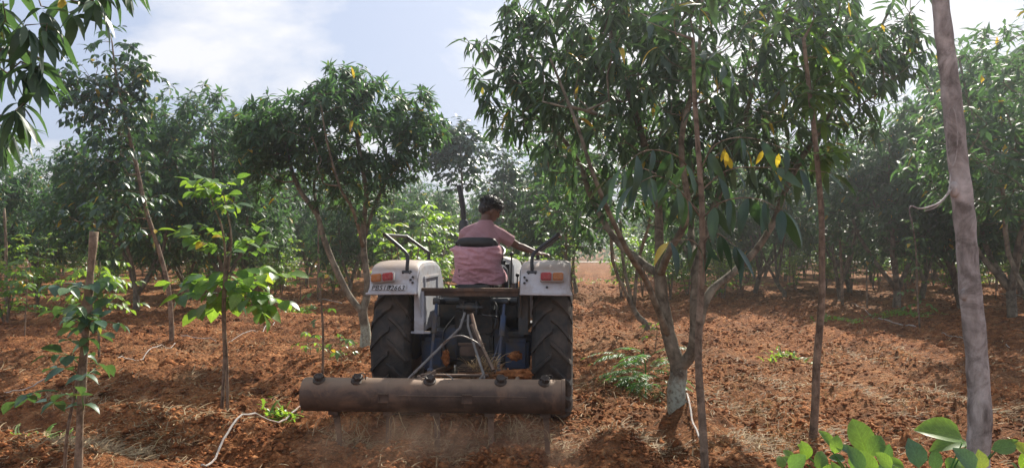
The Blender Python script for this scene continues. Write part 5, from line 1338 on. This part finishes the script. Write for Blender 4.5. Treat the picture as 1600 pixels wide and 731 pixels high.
def compound():
    """big drooping compound leaves hanging off the slender stem"""
    r = random.Random(2); o = o1; Y = o.y; p = lambda x, y, d=0: P(x, y, Y + d)
    mb = MB(); lv = Leaves()
    def frond(pts, n, ls, both=True, w=1.0):
        q = poly(pts[0], pts[1:], 6); mb.tube([a - o for a in q], [.0055 * (1 - .6 * i / len(q)) for i in range(len(q))], 5, caps=False)
        for k in range(n):
            f = .22 + .75 * k / (n - 1); i = min(len(q) - 2, int(f * (len(q) - 1))); t = (q[i + 1] - q[i]).normalized(); a = q[i].lerp(q[i + 1], f * (len(q) - 1) - i)
            sd_ = t.cross(Vector((0, 0, 1))).normalized()
            for s in ((-1, 1) if both else (1,)):
                d = (t * .25 + sd_ * s * .55 + Vector((0, 0, -1.0 * r.uniform(.7, 1.2)))).normalized(); lv.add(a, (d + Vector((r.gauss(0, .15), r.gauss(0, .15), r.gauss(0, .2)))).normalized(), (sd_ * s + Vector((0, 0, .6)) + t * r.gauss(0, .5)), ls * r.uniform(.6, 1.1), w * r.uniform(.8, 1.3)) if r.random() > .12 else None
        lv.add(q[-1], (q[-1] - q[-2]).normalized() + Vector((0, 0, -.4)), (0, 0, 1), ls, w)
    frond([p(1093, 345), p(1130, 315, -.1), p(1180, 310, -.2), p(1225, 330, -.3)], 5, .24)
    frond([p(1093, 300), p(1140, 265, .1), p(1210, 262, .2), p(1300, 270, .3)], 6, .24)
    frond([p(1095, 340), p(1065, 300, -.15), p(1030, 275, -.3), p(990, 290, -.4)], 5, .24)
    frond([p(1093, 330), p(1050, 290, .1), p(1000, 262, .2), p(950, 280, .3)], 5, .22)
    frond([p(1092, 270), p(1120, 225, .0), p(1170, 215, .1), p(1235, 235, .1)], 5, .22)
    frond([p(1097, 395), p(1080, 375, -.2), p(1045, 378, -.4)], 3, .20); frond([p(1096, 380), p(1120, 365, -.1), p(1150, 385, -.2)], 3, .22)
    frond([p(1094, 290), p(1060, 245, -.2), p(1010, 235, -.4), p(970, 265, -.5)], 5, .22)
    mb.build('leaf_stalks', M['bark_red'], T1); lv.emit(T1, M['dark'], dark_objs, tm3, 300, tuple(o))
    lv2 = Leaves()
    for x, y in ((1136, 238), (1141, 246), (1193, 235), (1212, 250), (1218, 240), (1220, 262), (1133, 232)):
        lv2.add(p(x, y, r.uniform(-.2, .3)), (r.gauss(0, .2), r.gauss(0, .3), -1), (r.gauss(0, .3), -1, .3), .095, 1.4)
    yl = leaf_mat('yellow_leaf', (.55, .36, .02), (.62, .42, .03), (.45, .45, .04), (.8, .6, .04), .5, .45, .999)
    lv2.emit(T1, yl, leaf_meshes('lance', yl, 3, 5), tm3, 50, tuple(o))
compound()
T2, o2, sk2 = thin_tree([(1266, 695, 0), (1271, 640, 0), (1275, 560, 0), (1283, 470, 0), (1284, 390, 0), (1283, 320, 0), (1275, 220, 0), (1264, 120, 0), (1258, 60, 0)], (.036, .016), 6.3, 'thin leaning trunk standing between the big mango and the pale trunk', 43,
    [(1275, 235, 0, (.22, .22, .12), 5), (1262, 70, 0, (.5, .5, .5), 26), (1300, 130, .2, (.4, .4, .4), 14)], (6, 9), 'glossy', ls=.17, nobj=120)
# thick pale trunk, very close
def pale_trunk():
    Y = 3.2; p = lambda x, y, d=0: P(x, y, Y + d); x = (1530 - 800) / FPX * Y; o = Vector((x, Y, gh(x, Y)))
    T = empty('pale_trunk_tree', o, 0, 'thick pale barked trunk in the right foreground', 'tree')
    q = poly(o - Vector((0, 0, .1)), [p(1525, 731), p(1528, 650), p(1523, 540), p(1514, 440), p(1508, 350), p(1500, 270), p(1493, 190), p(1485, 110), p(1476, 30), p(1470, -60), p(1466, -160)], 6)
    rad = []
    for i, a in enumerate(q):
        pyv = HOR - (a.z - CAM_H) / Y * FPX; w = np.interp(pyv, [-160, 0, 60, 110, 200, 300, 420, 600, 731, 1000], [.034, .040, .043, .046, .048, .050, .052, .054, .057, .064]); rad.append(w * .80 * (1 + .035 * math.sin(i * 1.7) + .03 * math.sin(i * .6 + 1)))
    mb = MB(); mb.tube([a - o for a in q], rad, 24, jit=.02)
    tr = mb.build('trunk', M['bark_pale'], T, sharp=180)
    k = MB()   # knots and a long healed scar
    for (a, b, s) in ((1506, 460, .012), (1530, 560, .013), (1492, 100, .011), (1492, 296, .015), (1514, 400, .011)):
        c = p(a, b, -.018); k.ball(c - o, (s * 1.5, s * 1.2, s * 2.2))
    k.build('knot', M['bark_pale'], T)
    sc = MB(); c = [p(1489 + 9 * math.cos(t), 213 + 46 * math.sin(t) - (1.0 * math.cos(t)), -.046) - o for t in np.linspace(0, 6.283, 25)]
    sc.tube(c, .0022, 6, caps=False); sc.build('bark_scar', M['bark_pale'], T)
    tw = MB(); tw.tube([a - o for a in poly(p(1492, 288), [p(1480, 305, -.05), p(1466, 318, -.08), p(1440, 326, -.1), p(1424, 322, -.1), p(1422, 335, -.1), p(1428, 362, -.1)], 5)], [.0055 * (1 - .7 * i / 31) for i in range(31)], 6)
    tw.tube([a - o for a in poly(p(1487, 270), [p(1482, 300, -.05), p(1465, 322, -.06), p(1445, 330, -.06)], 5)], .0025, 5)
    tw.build('dry_twig', M['bark_pale'], T)
    # its crown, above the frame
    sk = Skel(); sk.limb([q[-1], q[-1] + Vector((0, .1, .5)), q[-1] + Vector((0, .1, 1.0))], None, 1, .03, .012); r = random.Random(3)
    tips = env_points([(q[-1] + Vector((.1, .1, 1.1)), (.9, .9, .8), 70)], r, .2, 4); t = sk.reach(tips, r); lv = Leaves(); whorls(lv, sk, t, r, (q[-1].x, q[-1].y), (6, 9), (.12, .2), .5, .08)
    r_, kids = sk.radii(.004, 2.3, .03); big, tws = sk.meshes(r_, kids, .014, o)
    for kk in big: big[kk].build('limb', M['bark_pale'], T, sharp=180)
    tws.build('twigs', M['bark_pale'], T, sharp=180); lv.emit(T, M['glossy'], None, tm3, 0, tuple(o), 'leaf', 'crown')
pale_trunk()
# leafy plant in the near right corner
def corner_plant():
    r = random.Random(6); Y = 2.55; x = (1420 - 800) / FPX * Y; o = Vector((x, Y, gh(x, Y))); T = empty('leafy_shrub', o, 0, 'round leaved bright green shrub in the near right corner', 'shrub'); p = lambda a, b, d=0: P(a, b, Y + d)
    lv = Leaves(); stems = MB()
    def lf(px, py, ang, L, tilt=.3, d=0, W=1.0, face=.75):
        py -= 6; L *= 1.05
        a = R(ang); d_ = Vector((math.cos(a), tilt, math.sin(a))); lv.add(p(px, py, d), d_, (r.gauss(0, .15), -face, .65), L, W)
    spec = [(1350, 712, 100, .115, 1.0), (1355, 716, 50, .085, .85), (1297, 702, 115, .060, .8), (1302, 712, 80, .055, .9), (1332, 712, 150, .06, .6), (1318, 722, 170, .05, .9), (1262, 712, 140, .05, .7), (1258, 722, 100, .06, 1.0), (1236, 722, 120, .04, .9), (1220, 735, 90, .045, .9),
            (1432, 735, 95, .095, .95), (1375, 732, 70, .075, .7), (1390, 735, 130, .06, .9), (1410, 735, 150, .07, .6), (1500, 690, 155, .125, 1.0), (1506, 694, 170, .115, .7), (1455, 738, 80, .07, .8), (1545, 706, 10, .085, .7), (1552, 702, 25, .07, .4), (1590, 735, 60, .07, .9), (1605, 720, 120, .07, .9), (1475, 735, 30, .06, 1.0), (1530, 738, 90, .06, .9), (1340, 738, 20, .07, .7), (1300, 738, 160, .07, .7), (1275, 738, 60, .07, .8)]
    tips = []
    for px, py, an, L, W in spec: lf(px, py, an, L, r.uniform(-.3, .5), r.uniform(-.12, .15), W, r.uniform(.4, 1)); tips.append((px, py))
    for i in range(46):
        px = r.uniform(1215, 1640); py = r.uniform(735, 800); lf(px, py, r.uniform(20, 160), r.uniform(.05, .09), r.uniform(-.5, .5), r.uniform(-.25, .3), r.uniform(.7, 1), r.uniform(.3, 1)); tips.append((px, py))
    root = Vector((0, 0, 0))
    for i, (px, py) in enumerate(tips):
        if i % 3 and i > 26: continue
        a = p(px, py) - o; b_ = Vector((a.x * .35, 0, .45 + .1 * r.random())); stems.tube(poly(b_, [(a.x * .7, a.y * .7, a.z - .12), a], 3), [.005, .004, .0035, .003, .0028, .0025, .002], 5, caps=False)
    for q in range(5): stems.tube([(q * .02 - .04, .02 * (q % 2), -.03), ((q - 2) * .12, 0, .5)], [.012, .006], 6)
    stems.build('stem', M['fern'], T, sharp=180); lv.emit(T, M['bright'], leaf_meshes('round', veined(M['bright']), 4, 6) + [glauc_objs[1], glossy_round[0]], t_oval, 300, tuple(o))  # blue green leaf mixed in as painted sky reflection
corner_plant()
# fern like weed at the foot of the big mango
def feathery():
    r = random.Random(9); o = G(1008, 612, 8.6); mb = MB(); lv = Leaves(); T = empty('feathery_plant', o, 0, 'feathery green plant at the foot of the big forked mango', 'plant')
    for i in range(34):
        an = r.uniform(0, 6.28); h = r.uniform(.1, .8); rachis(mb, lv, o + Vector((r.gauss(0, .06), r.gauss(0, .05), h * .5)), (math.cos(an) - .25, math.sin(an), r.uniform(.3, 1.2)), r.uniform(.35, .62), 15, r.uniform(.07, .10), r, droop=1.1, org=o, rad=.003, leaf_droop=.15, W=.45)
    s = MB(); s.tube([(0, 0, -.03), (0, 0, .3), (-.03, 0, .5)], [.01, .008, .004], 6); s.build('stem', M['fern'], T); mb.build('leaf_stalks', M['fern'], T); lv.emit(T, M['fern'], None, leaf_template('oval', 2, .1, .1), 0, tuple(o), 'leaf', 'foliage')
feathery()

# ------------------------------------------------------------------ mango branch overhanging at the top left
def overhang():
    r = random.Random(13); Y = 3.0; o = Vector((-2.75, 2.9, gh(-2.75, 2.9))); T = empty('mango_tree', o, 0, 'near mango tree whose leafy branch hangs in from the top left corner', 'mango tree')
    p = lambda a, b, d=0: P(a, b, Y + d); sk = Skel()
    tk = sk.limb(poly(o - Vector((0, 0, .1)), [o + Vector((.02, 0, .8)), o + Vector((.1, .02, 1.7)), o + Vector((.25, .05, 2.3)), p(-120, -120, 0)], 4), None, 0, .08, .04)
    L1 = sk.limb(poly(sk.p[tk[-1]], [p(-20, -60), p(60, -40, .1), p(150, -30, .1), p(220, -50, .1)], 4), tk[-1], 1, .022, .006)
    L2 = sk.limb(poly(sk.p[tk[-6]], [p(-80, 60, .1), p(-30, 70, .1), p(30, 85, .1), p(60, 92, .1)], 4), tk[-6], 2, .018, .005)
    L3 = sk.limb(poly(sk.p[tk[-9]], [p(-90, 190, .1), p(-40, 185, .1), p(0, 180, .1)], 4), tk[-9], 3, .015, .005)
    tips = [p(a, b, r.uniform(-.25, .25)) for a, b in ((60, 8), (95, -5), (135, -15), (165, -22), (195, -40), (62, 92), (45, 98), (30, 95), (5, 30), (35, 38), (105, 18), (70, 35), (12, 60), (150, -8), (-10, 50), (-10, 100), (22, 172), (10, 190), (35, 160), (-5, 215), (12, 205), (205, -30), (175, -40), (0, 0), (-20, 20), (20, -30), (55, 110))]
    lv = Leaves(); t = sk.reach(np.array([tuple(a) for a in tips]), r, len(tk) - 8)
    whorls(lv, sk, t, r, (o.x, o.y), (6, 8), (.10, .175), 1.0, .05, .9)
    r2 = random.Random(5); up = env_points([(o + Vector((.1, .1, 3.0)), (1.2, 1.2, .6), 90)], r2, .2, 6); t2 = sk.reach(up, r2, 4); whorls(lv, sk, t2, r2, (o.x, o.y), (6, 9), (.12, .19), .6, .05, 1.1)
    finish_tree(T, sk, lv, o, .012, M['bark'], M['mango'], mango_objs, tm3, 300, tip=.003, maxr=.03)
overhang()

# ------------------------------------------------------------------ palm at the far right
def palm():
    r = random.Random(77); Y = 27; x = (1600 - 800) / FPX * Y; o = Vector((x, Y, gh(x, Y))); T = empty('coconut_palm', o, 0, 'tall coconut palm whose fronds show above the trees at the top right', 'palm'); H = 8.1
    mb = MB(); mb.tube(poly((0, 0, -.1), [(.1, 0, H * .4), (-.05, 0, H * .8), (0, 0, H)], 6), [.22 - .004 * i for i in range(19)], 12, jit=.03); mb.build('trunk', M['bark'], T, sharp=180)
    top = o + Vector((0, 0, H))
    for k in range(15):
        an = k * 2.4; el = r.uniform(-.1, 1.3); st = MB(); lv = Leaves(); n = 14; v = Vector((math.cos(an), math.sin(an), el)).normalized(); pts = [top.copy()]
        for i in range(n): v = (v + Vector((0, 0, -.11))).normalized(); pts.append(pts[-1] + v * .26)
        st.tube([a - o for a in pts], [.03 * (1 - .9 * i / n) for i in range(n + 1)], 5, caps=False)
        for i in range(2, n):
            for q in range(4):
                a = pts[i].lerp(pts[i + 1], q / 4) if i < n else pts[i]; t = (pts[i + 1] - pts[i]).normalized() if i < n else v; sdv = t.cross(Vector((0, 0, 1))).normalized()
                for s in (-1, 1): lv.add(a, t * .5 + sdv * s + Vector((0, 0, -.35)), (0, 0, 1), .75 * math.sin(math.pi * (i / n * .8 + .12)), .35)
        f = st.build('frond', M['fern'], T); lv.emit(f, M['mango_far'], None, tm3, 0, tuple(o), 'leaf', 'leaflets')
palm()

# ------------------------------------------------------------------ dust behind the tines
def dust():
    mb = MB(); mb.box((0, 0, 0), (3.4, 1.5, .62)); o = mb.mesh('dust_cloud', smooth=False); m = bpy.data.materials.new('red_dust'); m.use_nodes = True; nt = m.node_tree; nt.nodes.clear()
    ou = nt.nodes.new('ShaderNodeOutputMaterial'); v = nt.nodes.new('ShaderNodeVolumePrincipled'); v.inputs['Color'].default_value = (.72, .50, .36, 1); v.inputs['Anisotropy'].default_value = .35
    g = nt.nodes.new('ShaderNodeTexCoord'); co = g.outputs['Object']
    sp = nt.nodes.new('ShaderNodeSeparateXYZ'); nt.links.new(co, sp.inputs[0])
    def ell(val, c, w):
        a = nt.nodes.new('ShaderNodeMath'); a.operation = 'SUBTRACT'; nt.links.new(val, a.inputs[0]); a.inputs[1].default_value = c
        b = nt.nodes.new('ShaderNodeMath'); b.operation = 'DIVIDE'; nt.links.new(a.outputs[0], b.inputs[0]); b.inputs[1].default_value = w
        c_ = nt.nodes.new('ShaderNodeMath'); c_.operation = 'POWER'; nt.links.new(b.outputs[0], c_.inputs[0]); c_.inputs[1].default_value = 2; return c_.outputs[0]
    s1 = nt.nodes.new('ShaderNodeMath'); s1.operation = 'ADD'; nt.links.new(ell(sp.outputs[0], 0, 1.45), s1.inputs[0]); nt.links.new(ell(sp.outputs[1], 0, .62), s1.inputs[1])
    s2 = nt.nodes.new('ShaderNodeMath'); s2.operation = 'ADD'; nt.links.new(s1.outputs[0], s2.inputs[0]); nt.links.new(ell(sp.outputs[2], -.28, .42), s2.inputs[1])
    f = ramp(nt, s2.outputs[0], [(0, (1, 1, 1)), (.95, (0, 0, 0))])
    nz = ramp(nt, noise(nt, 2.6, 4, .55, co, .3), [(.38, (0, 0, 0)), (.68, (1, 1, 1))])
    mu = nt.nodes.new('ShaderNodeMath'); mu.operation = 'MULTIPLY'; nt.links.new(f, mu.inputs[0]); nt.links.new(nz, mu.inputs[1])
    m2 = nt.nodes.new('ShaderNodeMath'); m2.operation = 'MULTIPLY'; nt.links.new(mu.outputs[0], m2.inputs[0]); m2.inputs[1].default_value = 2.1
    nt.links.new(m2.outputs[0], v.inputs['Density']); nt.links.new(v.outputs[0], ou.inputs['Volume'])
    ob = link('dust_cloud', o, None, m); ob.location = (-.45, 5.75, .30); tag(ob, 'red dust cloud kicked up behind the cultivator tines', 'dust', kind='stuff')
DUST = True
if DUST: dust()
# ------------------------------------------------------------------ hazy air; added forward scattering stands in for a lens flare veil
HAZE = 0.0030
if HAZE:
    mb = MB(); mb.box((0, 60, 4.6), (420, 150, 11.6)); me = mb.mesh('haze', smooth=False); m = bpy.data.materials.new('hazy_air'); m.use_nodes = True; nt = m.node_tree; nt.nodes.clear()
    ou = nt.nodes.new('ShaderNodeOutputMaterial'); v = nt.nodes.new('ShaderNodeVolumePrincipled'); v.inputs['Color'].default_value = (.90, .94, 1, 1); v.inputs['Density'].default_value = HAZE; v.inputs['Anisotropy'].default_value = .86
    nt.links.new(v.outputs[0], ou.inputs['Volume']); tag(link('haze', me, None, m), kind='stuff')
